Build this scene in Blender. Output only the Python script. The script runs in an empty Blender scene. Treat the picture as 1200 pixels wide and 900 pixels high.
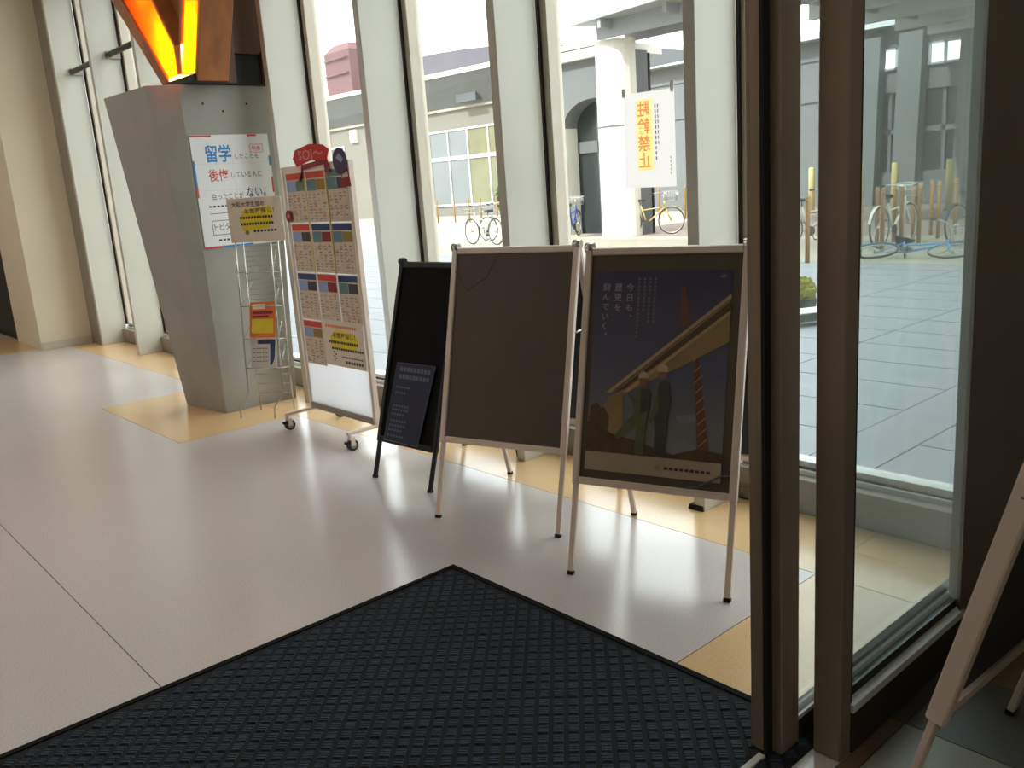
import bpy, bmesh, math, random
from mathutils import Vector, Matrix
random.seed(7)
S = bpy.context.scene
COL = S.collection

# ------------------------------------------------------------------ camera
R_ = Vector((0.6650, 0.7437, -0.0694)); F_ = Vector((-0.7369, 0.6381, -0.2233))
F_.normalize(); R_ = (R_ - R_.dot(F_) * F_).normalized(); U_ = R_.cross(F_)
cd = bpy.data.cameras.new('camera'); cam = bpy.data.objects.new('camera', cd); COL.objects.link(cam)
m = Matrix((R_, U_, -F_)).transposed().to_4x4(); m.translation = Vector((0, 0, 1.5)); cam.matrix_world = m
cd.sensor_fit = 'HORIZONTAL'; cd.sensor_width = 36; cd.lens = 1031.3 / 1200 * 36; cd.clip_start = .02; cd.clip_end = 400
S.camera = cam

# ------------------------------------------------------------------ sky, sun, exposure
w = bpy.data.worlds.new('sky'); S.world = w; w.use_nodes = True
bg = w.node_tree.nodes['Background']; bg.inputs[0].default_value = (.96, .98, 1.0, 1); bg.inputs[1].default_value = 1.15
sd = bpy.data.lights.new('sun', 'SUN'); sd.energy = 1.5; sd.angle = math.radians(.6); sd.color = (1, .97, .92)
sun = bpy.data.objects.new('sun', sd); COL.objects.link(sun)
sun.rotation_euler = Vector((-.18, -1, 1.0)).to_track_quat('Z', 'Y').to_euler()
S.view_settings.view_transform = 'Standard'; S.view_settings.look = 'None'
S.view_settings.gamma = 1; S.view_settings.use_curve_mapping = False
S.view_settings.exposure = 2.0
FILL_LIGHT = 4.4   # emission of the added, unseen fill panels overhead

# ------------------------------------------------------------------ materials
MATS = {}
def srgb(c):
    return tuple((x / 12.92 if x <= .04045 else ((x + .055) / 1.055) ** 2.4) for x in [v / 255 for v in c])
def mat(name, rgb, rough=.5, metal=0, var=.06, scale=12, bump=0, spec=.5, coat=0, lin=False):
    if name in MATS: return MATS[name]
    M = bpy.data.materials.new(name); M.use_nodes = True; nt = M.node_tree; b = nt.nodes['Principled BSDF']
    c = rgb if lin else srgb(rgb)
    tc = nt.nodes.new('ShaderNodeTexCoord'); n = nt.nodes.new('ShaderNodeTexNoise')
    n.inputs['Scale'].default_value = scale; n.inputs['Detail'].default_value = 4
    nt.links.new(tc.outputs['Object'], n.inputs['Vector'])
    r = nt.nodes.new('ShaderNodeValToRGB')
    r.color_ramp.elements[0].position = .3; r.color_ramp.elements[1].position = .7
    r.color_ramp.elements[0].color = tuple(x * (1 - var) for x in c) + (1,)
    r.color_ramp.elements[1].color = tuple(min(1, x * (1 + var)) for x in c) + (1,)
    nt.links.new(n.outputs['Fac'], r.inputs['Fac']); nt.links.new(r.outputs['Color'], b.inputs['Base Color'])
    b.inputs['Roughness'].default_value = rough; b.inputs['Metallic'].default_value = metal
    b.inputs['Specular IOR Level'].default_value = spec; b.inputs['Coat Weight'].default_value = coat
    if bump:
        bp = nt.nodes.new('ShaderNodeBump'); bp.inputs['Strength'].default_value = bump; bp.inputs['Distance'].default_value = .002
        nt.links.new(n.outputs['Fac'], bp.inputs['Height']); nt.links.new(bp.outputs['Normal'], b.inputs['Normal'])
    MATS[name] = M; return M

def floor_mat(name, rgb, rough, speck=.10):
    M = mat(name, rgb, rough, 0, .015, 1.5, 0, .85); nt = M.node_tree; b = nt.nodes['Principled BSDF']
    ramp = next(x for x in nt.nodes if x.type == 'VALTORGB'); tc = next(x for x in nt.nodes if x.type == 'TEX_COORD')
    v = nt.nodes.new('ShaderNodeTexNoise'); v.inputs['Scale'].default_value = 170; v.inputs['Detail'].default_value = 3
    nt.links.new(tc.outputs['Object'], v.inputs['Vector'])
    mr = nt.nodes.new('ShaderNodeMapRange'); mr.inputs[1].default_value = .35; mr.inputs[2].default_value = .65
    mr.inputs[3].default_value = 1 - speck; mr.inputs[4].default_value = 1 + speck
    nt.links.new(v.outputs['Fac'], mr.inputs[0])
    mx = nt.nodes.new('ShaderNodeMix'); mx.data_type = 'RGBA'; mx.blend_type = 'MULTIPLY'; mx.inputs['Factor'].default_value = 1
    nt.links.new(ramp.outputs['Color'], mx.inputs['A']); nt.links.new(mr.outputs[0], mx.inputs['B'])
    nt.links.new(mx.outputs['Result'], b.inputs['Base Color'])
    return M
    r2 = nt.nodes.new('ShaderNodeMapRange'); r2.inputs[3].default_value = rough - .02; r2.inputs[4].default_value = rough + .03
    n0 = next(x for x in nt.nodes if x.type == 'TEX_NOISE'); nt.links.new(n0.outputs['Fac'], r2.inputs[0]); nt.links.new(r2.outputs[0], b.inputs['Roughness'])
    return M

def glass_mat(name, tint=(1, 1, 1), haze=0, refl=1.0):
    M = bpy.data.materials.new(name); M.use_nodes = True; nt = M.node_tree
    for n in list(nt.nodes): nt.nodes.remove(n)
    o = nt.nodes.new('ShaderNodeOutputMaterial'); t = nt.nodes.new('ShaderNodeBsdfTransparent'); t.inputs[0].default_value = tint + (1,)
    g = nt.nodes.new('ShaderNodeBsdfGlossy'); g.inputs['Roughness'].default_value = .01; g.inputs[0].default_value = (refl, refl, refl, 1)
    lw = nt.nodes.new('ShaderNodeLayerWeight'); lw.inputs[0].default_value = .5
    pw = nt.nodes.new('ShaderNodeMath'); pw.operation = 'POWER'; pw.inputs[1].default_value = 5; nt.links.new(lw.outputs['Facing'], pw.inputs[0])
    fr = nt.nodes.new('ShaderNodeMath'); fr.operation = 'MULTIPLY_ADD'; fr.inputs[1].default_value = .9; fr.inputs[2].default_value = .03; nt.links.new(pw.outputs[0], fr.inputs[0])
    mx = nt.nodes.new('ShaderNodeMixShader'); nt.links.new(fr.outputs[0], mx.inputs[0])
    last = t
    if haze:
        d = nt.nodes.new('ShaderNodeBsdfTranslucent'); d.inputs[0].default_value = (.72, .78, .80, 1)
        n = nt.nodes.new('ShaderNodeTexNoise'); n.inputs['Scale'].default_value = 1.6; n.inputs['Detail'].default_value = 5
        tc = nt.nodes.new('ShaderNodeTexCoord'); nt.links.new(tc.outputs['Object'], n.inputs['Vector'])
        mr = nt.nodes.new('ShaderNodeMapRange'); mr.inputs[3].default_value = haze * .6; mr.inputs[4].default_value = haze * 1.5
        nt.links.new(n.outputs['Fac'], mr.inputs[0])
        m2 = nt.nodes.new('ShaderNodeMixShader'); nt.links.new(mr.outputs[0], m2.inputs[0])
        nt.links.new(t.outputs[0], m2.inputs[1]); nt.links.new(d.outputs[0], m2.inputs[2]); last = m2
    nt.links.new(last.outputs[0], mx.inputs[1]); nt.links.new(g.outputs[0], mx.inputs[2]); nt.links.new(mx.outputs[0], o.inputs[0])
    MATS[name] = M; return M

def emis_mat(name, rgb, e):
    M = bpy.data.materials.new(name); M.use_nodes = True; b = M.node_tree.nodes['Principled BSDF']
    b.inputs['Base Color'].default_value = rgb + (1,); b.inputs['Emission Color'].default_value = rgb + (1,); b.inputs['Emission Strength'].default_value = e
    MATS[name] = M; return M

def wood_mat(name, rgb, rough=.5, axis=(1, 1, 14)):
    M = mat(name, rgb, rough, 0, .28, 3, .15); nt = M.node_tree
    n = next(x for x in nt.nodes if x.type == 'TEX_NOISE'); tc = next(x for x in nt.nodes if x.type == 'TEX_COORD')
    mp = nt.nodes.new('ShaderNodeMapping'); mp.inputs['Scale'].default_value = axis
    nt.links.new(tc.outputs['Object'], mp.inputs['Vector']); nt.links.new(mp.outputs['Vector'], n.inputs['Vector'])
    return M

floor_mat('floor_grey', (206, 197, 192), .21); floor_mat('floor_tan', (226, 188, 138), .21)
floor_mat('vest_light', (150, 144, 128), .40); floor_mat('vest_dark', (92, 90, 86), .40); floor_mat('vest_brown', (120, 100, 76), .40)
mat('joint', (96, 88, 80), .8)
mat('wall_cream', (226, 215, 188), .75, var=.03, scale=1.2, bump=.05)
mat('wall_white', (205, 202, 192), .8, var=.03)
mat('fin_paint', (204, 202, 188), .45, var=.025, scale=3)
mat('frame_beige', (206, 196, 176), .42, var=.03)
mat('gasket', (40, 34, 30), .7)
mat('alu_bright', (226, 226, 222), .5, .05, var=.03)
mat('sill_taupe', (150, 141, 126), .55, var=.05)
mat('concrete', (162, 160, 151), .68, var=.07, scale=3.2, bump=.12)
mat('concrete_dark', (132, 130, 122), .75, var=.08, scale=3, bump=.1)
mat('door_bronze', (150, 134, 118), .42, .35, var=.06, scale=4)
mat('door_dark', (62, 55, 46), .5, .2, var=.06, scale=4)
mat('rubber_black', (17, 17, 18), .75); mat('black', (12, 12, 13), .55)
mat('pier_dark', (106, 96, 82), .6, 0, .05, 3)
mat('mat_base', (11, 13, 17), .95); mat('mat_tuft', (42, 50, 59), .95, 0, .35, 90)
mat('mat_edge', (9, 10, 12), .9, spec=.2)
mat('silver', (236, 219, 204), .4, .12, var=.03, scale=5); mat('chrome', (215, 215, 215), .16, 1.0, var=.02)
mat('chrome_wire', (190, 190, 186), .22, .9, var=.02)
mat('panel_taupe', (94, 83, 73), .42, 0, .04, 4, spec=.35); mat('panel_black', (8, 8, 9), .8, spec=.2)
mat('panel_rear', (44, 52, 58), .5)
mat('paper_white', (236, 236, 236), .6, var=.015); mat('paper_warm', (226, 214, 196), .6, var=.03)
mat('paper_grey', (214, 208, 204), .6, var=.02)
mat('board_white', (240, 243, 250), .35, var=.01)
mat('p_red', (214, 70, 52), .5); mat('p_blue', (44, 132, 200), .5); mat('p_navy', (42, 66, 116), .5); mat('p_teal', (94, 132, 138), .5)
mat('p_ink', (64, 60, 66), .6); mat('p_inkblue', (50, 54, 130), .6); mat('p_yellow', (232, 206, 40), .55); mat('p_orange', (232, 116, 60), .55)
mat('p_pink', (214, 150, 140), .55); mat('p_beige', (212, 196, 174), .6, 0, .12, 60); mat('p_olive', (150, 124, 60), .6)
mat('p_print', (150, 132, 118), .6); mat('p_green', (104, 128, 102), .6); mat('p_purple', (70, 40, 84), .4); mat('p_dkred', (140, 34, 40), .5); mat('p_ribbon', (204, 40, 36), .45)
mat('p_cream', (238, 226, 190), .5); mat('p_sleeve_glare', (226, 206, 140), .3); mat('p_lav', (150, 164, 206), .6)
mat('night_blue', (18, 28, 66), .5, 0, .2, 5); mat('lead', (92, 100, 120), .5)
mat('sky_top', (70, 66, 100), .5); mat('sky_mid', (96, 96, 122), .5); mat('sky_low', (120, 118, 122), .5)
mat('bridge', (150, 124, 82), .5, 0, .15, 8); mat('bridge_edge', (186, 158, 118), .5); mat('bridge_dark', (84, 66, 44), .5); mat('earth', (84, 62, 40), .6, 0, .25, 20)
mat('worker_green', (98, 100, 72), .6, 0, .15, 20); mat('worker_dark', (72, 68, 64), .6, 0, .15, 20); mat('helmet', (196, 176, 140), .5); mat('skin', (140, 100, 78), .6)
mat('crane_red', (116, 74, 58), .5); mat('cloud', (132, 132, 138), .6); mat('footer', (176, 156, 130), .5); mat('poster_ink', (176, 160, 164), .6)
wood_mat('wood_warm', (168, 104, 52), .5, (3, 3, .4)); wood_mat('wood_dark', (86, 58, 40), .55, (3, 3, .4))
mat('ext_wall', (116, 112, 104), .85, var=.05, scale=.6); mat('ext_white', (216, 212, 200), .8, var=.02)
mat('ext_grey', (104, 106, 108), .8, var=.07, scale=.5); mat('ext_grey_dk', (84, 86, 88), .8, var=.08, scale=.5)
mat('roof_purple', (84, 80, 88), .8, var=.06, scale=.8); mat('tank_red', (98, 66, 66), .7)
mat('ext_glass', (44, 50, 54), .12, 0, .12, .7); mat('ext_glass_pale', (104, 108, 110), .15, 0, .08, .9); mat('ext_glass_reflection', (112, 112, 84), .7, 0, .12, 2)
mat('steel_white', (190, 192, 190), .5, var=.02); mat('canopy_grey', (150, 152, 154), .6, var=.04, scale=1)
mat('paving', (142, 144, 149), .8, 0, .07, 2.2, .05); mat('paving_sun_tone', (166, 158, 140), .85, 0, .05, 1.5); mat('paving_brown', (134, 118, 108), .85, 0, .06, 2); mat('paving_joint', (112, 114, 116), .9)  # second tone repeats the paving with sunlight put into its colour
mat('amber_post', (150, 112, 62), .5, 0, .1, 6); mat('pale_post', (206, 190, 128), .5, 0, .05, 6)
mat('tyre', (34, 34, 36), .7); mat('bike_white', (226, 224, 214), .35); mat('bike_silver', (190, 190, 186), .3, .6); mat('bike_blue', (38, 78, 160), .35)
mat('bike_yellow', (190, 170, 104), .4); mat('bike_sky', (84, 158, 200), .4); mat('bike_dark', (54, 56, 60), .45)
mat('leaf', (74, 100, 48), .7, 0, .3, 9); mat('leaf_yellow', (150, 150, 50), .7, 0, .3, 9); mat('plant_dark', (34, 48, 38), .7, 0, .2, 8)
mat('orange_frame', (226, 128, 42), .45); mat('ceil', (206, 202, 192), .85)
glass_mat('glass', (.94, .97, .96)); glass_mat('glass_door', (.93, .965, .96), haze=.075); 
def trans_mat(name, rgb, f=.5, var=.02, scale=8):
    M = mat(name, rgb, .5, 0, var, scale); nt = M.node_tree; b = nt.nodes['Principled BSDF']; o = nt.nodes['Material Output']
    t = nt.nodes.new('ShaderNodeBsdfTranslucent'); t.inputs[0].default_value = srgb(rgb) + (1,); mx = nt.nodes.new('ShaderNodeMixShader'); mx.inputs[0].default_value = f
    nt.links.new(b.outputs[0], mx.inputs[1]); nt.links.new(t.outputs[0], mx.inputs[2]); nt.links.new(mx.outputs[0], o.inputs[0]); return M
trans_mat('thin_paper', (244, 240, 238), .75)
for nm_, c_ in (('thin_yellow', (1.0, .86, .38)), ('thin_orange', (.80, .12, .06))):
    M = bpy.data.materials.new(nm_); M.use_nodes = True; nt = M.node_tree; t_ = nt.nodes.new('ShaderNodeBsdfTransparent'); t_.inputs[0].default_value = tuple(math.sqrt(v) for v in c_) + (1,)
    nt.links.new(t_.outputs[0], nt.nodes['Material Output'].inputs[0]); MATS[nm_] = M
trans_mat('milky_board', (248, 249, 253), .72)
emis_mat('fill_panel', (1.0, .95, .90), FILL_LIGHT)

# ------------------------------------------------------------------ helpers
def ident(x, y, z): return (x, y, z)
class MB:
    """collects boxes, tubes and polygons into one mesh"""
    def __init__(s, f=ident): s.v = []; s.fc = []; s.f = f; s.smooth = []
    def box(s, x0, x1, y0, y1, z0, z1, f=None):
        f = f or s.f; n = len(s.v)
        for z in (z0, z1):
            for x, y in ((x0, y0), (x1, y0), (x1, y1), (x0, y1)): s.v.append(f(x, y, z))
        for q in ((0, 3, 2, 1), (4, 5, 6, 7), (0, 1, 5, 4), (1, 2, 6, 5), (2, 3, 7, 6), (3, 0, 4, 7)): s.fc.append([n + i for i in q]); s.smooth.append(False)
        return s
    def hexa(s, a, b, f=None):
        """a,b: two loops of same length joined, capped"""
        f = f or s.f; n = len(s.v); k = len(a)
        for p in list(a) + list(b): s.v.append(f(*p))
        s.fc.append([n + i for i in range(k)][::-1]); s.fc.append([n + k + i for i in range(k)]); s.smooth += [False, False]
        for i in range(k): j = (i + 1) % k; s.fc.append([n + i, n + j, n + k + j, n + k + i]); s.smooth.append(False)
        return s
    def tube(s, pts, r, seg=6, f=None, closed=False):
        f = f or s.f; P = [Vector(f(*p)) for p in pts]; n0 = len(s.v); k = len(P)
        rs = r if isinstance(r, (list, tuple)) else [r] * k
        prev = None
        for i, p in enumerate(P):
            if closed: t = (P[(i + 1) % k] - P[i - 1])
            else: t = (P[min(i + 1, k - 1)] - P[max(i - 1, 0)])
            t.normalize()
            a = prev if prev is not None else (Vector((0, 0, 1)) if abs(t.z) < .9 else Vector((1, 0, 0)))
            u = (a - a.dot(t) * t).normalized(); prev = u; vv = t.cross(u)
            for j in range(seg):
                an = 2 * math.pi * j / seg; s.v.append(tuple(p + (u * math.cos(an) + vv * math.sin(an)) * rs[i]))
        for i in range(k if closed else k - 1):
            for j in range(seg):
                a = n0 + i * seg + j; b = n0 + i * seg + (j + 1) % seg; i2 = (i + 1) % k
                s.fc.append([a, b, n0 + i2 * seg + (j + 1) % seg, n0 + i2 * seg + j]); s.smooth.append(True)
        if not closed:
            s.fc.append([n0 + j for j in range(seg)][::-1]); s.fc.append([n0 + (k - 1) * seg + j for j in range(seg)]); s.smooth += [False, False]
        return s
    def disc(s, c, r, y0, y1, seg=20, f=None):
        """disc in local x/z plane from y0 to y1"""
        a = [(c[0] + r * math.cos(2 * math.pi * i / seg), y0, c[1] + r * math.sin(2 * math.pi * i / seg)) for i in range(seg)]
        return s.hexa(a, [(p[0], y1, p[2]) for p in a], f)
    def poly(s, pts, d0, d1, f=None):
        """flat outline pts (u,v) from depth d0 to d1 through f(u,d,v)"""
        return s.hexa([(u, d0, v) for u, v in pts], [(u, d1, v) for u, v in pts], f)
    def build(s, name, m, parent=None, bevel=0):
        me = bpy.data.meshes.new(name); me.from_pydata(s.v, [], s.fc); me.polygons.foreach_set('use_smooth', s.smooth)
        b = bmesh.new(); b.from_mesh(me); bmesh.ops.recalc_face_normals(b, faces=b.faces)
        if bevel: 
            es = [e for e in b.edges if len(e.link_faces) == 2 and e.calc_face_angle(0) > .6]
            bmesh.ops.bevel(b, geom=es, offset=bevel, segments=1, affect='EDGES', clamp_overlap=True)
        b.to_mesh(me); b.free(); me.update()
        me.materials.append(MATS[m]); o = bpy.data.objects.new(name, me); COL.objects.link(o)
        if parent: o.parent = parent
        if name in ('fine_print', 'red_border', 'blue_border', 'fold_line', 'red_spots', 'crane_lattice', 'tie_hole', 'spokes', 'red_lettering'): o['kind'] = 'stuff'
        return o
def tag(o, label=None, cat=None, group=None, kind=None):
    if label: o['label'] = label
    if cat: o['category'] = cat
    if group: o['group'] = group
    if kind: o['kind'] = kind
    return o
def thing(name, loc, label, cat, rz=0, group=None):
    o = bpy.data.objects.new(name, None); COL.objects.link(o); o.location = loc; o.rotation_euler.z = rz; o.empty_display_size = .1
    return tag(o, label, cat, group)
def struct(name, mb, m, parent=None, bevel=0):
    o = mb.build(name, m, parent, bevel)
    if not parent: o['kind'] = 'structure'
    return o
def dup(src, loc=None, rz=None, parent=None):
    c = src.copy(); COL.objects.link(c)
    if parent: c.parent = parent
    if loc is not None: c.location = loc
    if rz is not None: c.rotation_euler.z = rz
    for ch in list(src.children): dup(ch, parent=c)
    return c
FONTC = {}
def lettering(name, body, f, x, y, w, h, d, m, parent, thick=.0006, vertical=False, bold=0):
    """text body filling the box x..x+w, y..y+h of the surface mapped by f(u,d,v)"""
    if vertical:
        n = len(body); ch = h / n
        objs = None; V = []; FC = []
        for i, c in enumerate(body): _txt(c, V, FC, x, y + h - (i + 1) * ch, w, ch * .92, keep=True, bold=bold)
    else:
        V = []; FC = []; _txt(body, V, FC, x, y, w, h, bold=bold)
    if not V: return None
    me = bpy.data.meshes.new(name); vv = [f(p[0], d, p[1]) for p in V]
    me.from_pydata(vv, [], FC); me.materials.append(MATS[m]); o = bpy.data.objects.new(name, me); COL.objects.link(o)
    if parent: o.parent = parent
    return o
def _txt(body, V, FC, x, y, w, h, keep=False, bold=0):
    key = (body, bold)
    if key not in FONTC:
        cu = bpy.data.curves.new('t', 'FONT'); cu.body = body; cu.size = 1; cu.resolution_u = 2; cu.offset = bold
        ob = bpy.data.objects.new('t', cu); COL.objects.link(ob)
        bpy.context.view_layer.update(); dg = bpy.context.evaluated_depsgraph_get(); me = bpy.data.meshes.new_from_object(ob.evaluated_get(dg))
        FONTC[key] = ([tuple(p.co)[:2] for p in me.vertices], [list(p.vertices) for p in me.polygons])
        bpy.data.objects.remove(ob); bpy.data.curves.remove(cu); bpy.data.meshes.remove(me)
    vs, fs = FONTC[key]
    if not vs: return
    x0 = min(p[0] for p in vs); x1 = max(p[0] for p in vs); y0 = min(p[1] for p in vs); y1 = max(p[1] for p in vs)
    if keep:   # one cell of a vertical column: keep glyph proportions, small marks stay small
        sc = min(w, h) / .95; ox = x - (-.0) + (w - .95 * sc) / 2; oy = y + h * .12
        if body in '、。': ox += .55 * sc; oy += .55 * sc
        T = lambda p: (ox + p[0] * sc, oy + p[1] * sc)
    else:
        sx = w / max(1e-6, x1 - x0); sy = h / max(1e-6, y1 - y0); T = lambda p: (x + (p[0] - x0) * sx, y + (p[1] - y0) * sy)
    n = len(V)
    V.extend(T(p) for p in vs); FC.extend([n + i for i in q] for q in fs)

# ------------------------------------------------------------------ floor
XL, XR, YB, ZC = -17.0, 2.6, -5.0, 4.2
FY = 3.43
fl = struct('floor', MB().box(XL, XR, YB, 3.45, -.12, -.004), 'joint')
g_ = .0018
def slab(name, pts, m, z0=-.004, z1=0.0):
    a = [(x, y, z0) for x, y in pts]; return MB().hexa(a, [(x, y, z1) for x, y in pts]).build(name, m, fl)
def rect(x0, x1, y0, y1): return [(x0 + g_, y0 + g_), (x1 - g_, y0 + g_), (x1 - g_, y1 - g_), (x0 + g_, y1 - g_)]
INL = [(-12.75, -11.17), (-7.17, -5.59), (-1.58, -.98)]
# middle row of grey sheets, notched around the tan inlays
def notched(x0, x1, nots, last=False):
    p = [(x0 + g_, .771 + g_), (x1 - g_, .771 + g_)]
    if last: p += [(x1 - g_, 1.965 - g_), (-1.58 - g_, 1.965 - g_), (-1.58 - g_, 2.80 - g_)]
    else: p += [(x1 - g_, 2.80 - g_)]
    for a, b in nots: p += [(b + g_, 2.80 - g_), (b + g_, 1.965 - g_), (a - g_, 1.965 - g_), (a - g_, 2.80 - g_)]
    slab('floor_sheet', p + [(x0 + g_, 2.80 - g_)], 'floor_grey')
notched(XL, -9.9, [INL[0]]); notched(-9.9, -.98, [INL[1]], True)
for x0, x1 in ((XL, -9.9), (-9.9, -.98)):
    for y0, y1 in ((YB, -3.3), (-3.3, -1.26), (-1.26, .771)): slab('floor_sheet', rect(x0, x1, y0, y1), 'floor_grey')
for a, b in INL: slab('inlay_sheet', rect(a, b, 1.965, 2.80), 'floor_tan')
for x0, x1 in ((XL, -11.17), (-11.17, -7.17), (-7.17, -5.59), (-5.59, -1.58), (-1.58, -.98)): slab('inlay_sheet', rect(x0, x1, 2.80, 3.29), 'floor_tan')
slab('threshold_strip', rect(-.98, -.938, -2, 2.13), 'vest_brown')
for x0, x1 in ((-.938, .2), (.2, 1.4), (1.4, XR)):
    for y0, y1 in ((YB, -3), (-3, -1.3), (-1.3, .4), (.4, 2.13)): slab('vestibule_tile', rect(x0, x1, y0, y1), 'vest_light')
    slab('vestibule_tile', rect(x0, x1, 2.13, 2.47), 'vest_dark'); slab('vestibule_tile', rect(x0, x1, 2.47, 3.05), 'vest_brown')
slab('vestibule_tile', rect(-.98, -.938, 2.13, 3.05), 'vest_dark')

# ------------------------------------------------------------------ entrance mat
mt = thing('entrance_mat', (-1.87, .3, 0), 'dark navy diamond-tufted entrance mat with black rubber edge lying before the sliding door', 'mat')
mx0, mx1, my0, my1 = -.83, .81, -2.6, 1.655
MB().box(mx0, mx1, my0, my1, 0, .005).build('backing', 'mat_base', mt)
e = MB()
for a in ((mx0, mx1, my1 - .022, my1), (mx0, mx1, my0, my0 + .022), (mx0, mx0 + .022, my0 + .022, my1 - .022)): e.box(a[0], a[1], a[2], a[3], .005, .009)
e.build('rubber_border', 'mat_edge', mt)
t = MB(); p = .043; k = p / math.sqrt(2)
nx = int((mx1 - mx0) / k) + 2; ny = int((my1 - my0) / k) + 2
for i in range(nx):
    for j in range(ny):
        if (i + j) % 2: continue
        x = mx0 + i * k; y = my0 + j * k
        if not (mx0 + .05 < x < mx1 - .02 and my0 + .05 < y < my1 - .05): continue
        if y < -1.1: continue
        h = .0095 + random.uniform(-.0008, .0008)
        for s_ in (-1, 0, 1):      # three little ribs make one tuft
            c = s_ * p * .29; hw = p * .11; L = p * .34
            q = lambda a, b: (x + (a - b) * .7071, y + (a + b) * .7071)
            A = [q(-L, c - hw), q(L, c - hw), q(L, c + hw), q(-L, c + hw)]
            n = len(t.v); t.v += [(u, v, .005) for u, v in A] + [(x + (u - x) * .85, y + (v - y) * .85, h) for u, v in A]
            for f4 in ((4, 5, 6, 7), (0, 1, 5, 4), (1, 2, 6, 5), (2, 3, 7, 6), (3, 0, 4, 7)): t.fc.append([n + i_ for i_ in f4]); t.smooth.append(False)
tf = t.build('tufts', 'mat_tuft', mt); tf['kind'] = 'stuff'

# ------------------------------------------------------------------ facade: fins, frames, panes, sill
wf = struct('wall_front', MB().box(XL, XR, 3.30, 3.62, ZC - .25, 12.4).box(-40, XL, 3.30, 3.62, -.1, 12.4).box(XR, 14, 3.30, 3.62, -.1, 12.4).box(-.978, XR, 3.06, 3.3, 0, ZC), 'wall_white')  # unseen upper wall and side wings, sized to shade the courtyard
FX = [-1.13 - 1.196 * i for i in range(9)]       # left faces of the fins
FX = FX[1:]
# FX[k] .. FX[k]+.06
for x in FX:
    f = MB().box(x, x + .06, 3.05, 3.335, 0, ZC).build('window_fin', 'fin_paint', wf, .003)
MB().box(-11.02, FX[-1] - .002, 3.055, 3.335, 0, ZC).build('filler_panel', 'sill_taupe', wf, .003)
sl = MB()
for i in range(len(FX)):
    xr = FX[i - 1] if i else -.955
    xl = FX[i] + .06
    wn = MB().box(xl, xl + .055, 3.355, 3.45, .20, ZC - .25).box(xr - .055, xr, 3.355, 3.45, .20, ZC - .25).box(xl + .055, xr - .055, 3.355, 3.45, ZC - .33, ZC - .25)
    W = struct('window_%d' % (i + 1), wn, 'frame_beige', None, .002)
    MB().box(xl, xl + .01, 3.335, 3.36, .2, ZC - .25).box(xr - .01, xr, 3.335, 3.36, .2, ZC - .25).build('gasket', 'gasket', W)
    MB().box(xl, xr, 3.345, 3.45, .155, .178).box(xl, xr, 3.37, 3.45, .186, .212).build('bottom_rail', 'alu_bright', W, .002)
    MB().box(xl, xr, 3.36, 3.44, .178, .186).build('rail_groove', 'gasket', W)
    MB().box(xl + .05, xr - .05, 3.425, 3.433, .205, ZC - .30).build('glass_pane', 'glass', W)
    MB().box(xl + .002, xr - .002, 3.29, 3.45, .062, .155).build('sill_panel', 'sill_taupe', wf, .002)
    MB().box(xl + .002, xr - .002, 3.30, 3.45, 0, .058).build('kick_panel', 'sill_taupe', wf, .002)
MB().tube([(-11.1, 3.22, 2.99), (-7.05, 3.22, 2.99)], .028, 10).tube([(-5.9, 3.22, 2.99), (-1.0, 3.22, 2.99)], .028, 10).build('cross_rail', 'door_dark', wf)
for x in FX: MB().box(x - .03, x + .10, 3.2, 3.33, 2.955, 3.025).build('rail_bracket', 'sill_taupe', wf)

# ------------------------------------------------------------------ walls, ceiling
wl = struct('wall_left', MB().box(-12.1, -11.02, 2.50, 3.45, 0, ZC).box(XL, -12.1, 2.55, 3.45, 2.25, ZC).box(XL, -15.6, 2.55, 3.45, 0, 2.25).box(XL - .2, XL, YB, 3.62, 0, ZC), 'wall_cream', None)
tb = struct('baseboard_left', MB().box(-11.018, -11.0, 2.502, 3.05, 0, .085), 'frame_beige', None, .003)
dr = struct('door_1', MB().box(-12.16, -12.10, 2.52, 2.60, 0, 2.25).box(-15.6, -15.54, 2.52, 2.60, 0, 2.25).box(-15.54, -12.16, 2.52, 2.60, 2.19, 2.25), 'frame_beige')
MB().box(-15.54, -13.85, 2.62, 2.66, .01, 2.19).build('dark_doorway', 'black', dr); MB().box(-13.84, -12.16, 2.62, 2.66, .01, 2.19).build('dark_doorway', 'black', dr); MB().box(-15.6, -12.12, 2.56, 2.70, .0, .01).build('threshold', 'gasket', dr)  # black sheets stand in for the unlit interior of the doorway
struct('ceiling', MB().box(XL - .2, XR + .2, YB - .2, 3.62, ZC, ZC + .2), 'ceil')
struct('wall_back', MB().box(XL - .2, XR + .2, YB - .2, YB, 0, ZC), 'wall_cream')
struct('wall_right', MB().box(XR, XR + .2, YB, 3.3, 0, ZC), 'wall_cream')
struct('upper_storeys', MB().box(XL - .2, XR + .2, YB - .2, 3.3, 12.2, 12.4).box(XL - .2, XL, YB - .2, 3.3, ZC + .2, 12.2).box(XR, XR + .2, YB - .2, 3.3, ZC + .2, 12.2).box(XL - .2, XR + .2, YB - .2, YB, ZC + .2, 12.2), 'wall_white')  # unseen upper storeys, built tall so their shadow covers the courtyard
for x, y in ((-13.5, -2.8), (-13.5, .2), (-9.5, -2.8), (-9.5, .2), (-5.5, -2.8), (-5.5, .2), (1.2, .6)):  # unseen fill panels added to brighten hall and vestibule
        c = thing('fill_light', (x, y, ZC), 'added fill light panel out of view above the hall', 'ceiling light', 0, 'added hall fill lights') if x < 0 else thing('fill_light', (x, y, ZC), 'added fill light panel out of view above the vestibule', 'ceiling light')
        MB().box(-.62, .62, -.17, .17, -.05, 0).build('housing', 'wall_white', c); MB().box(-.6, .6, -.15, .15, -.056, -.05).build('diffuser', 'fill_panel', c)

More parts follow.
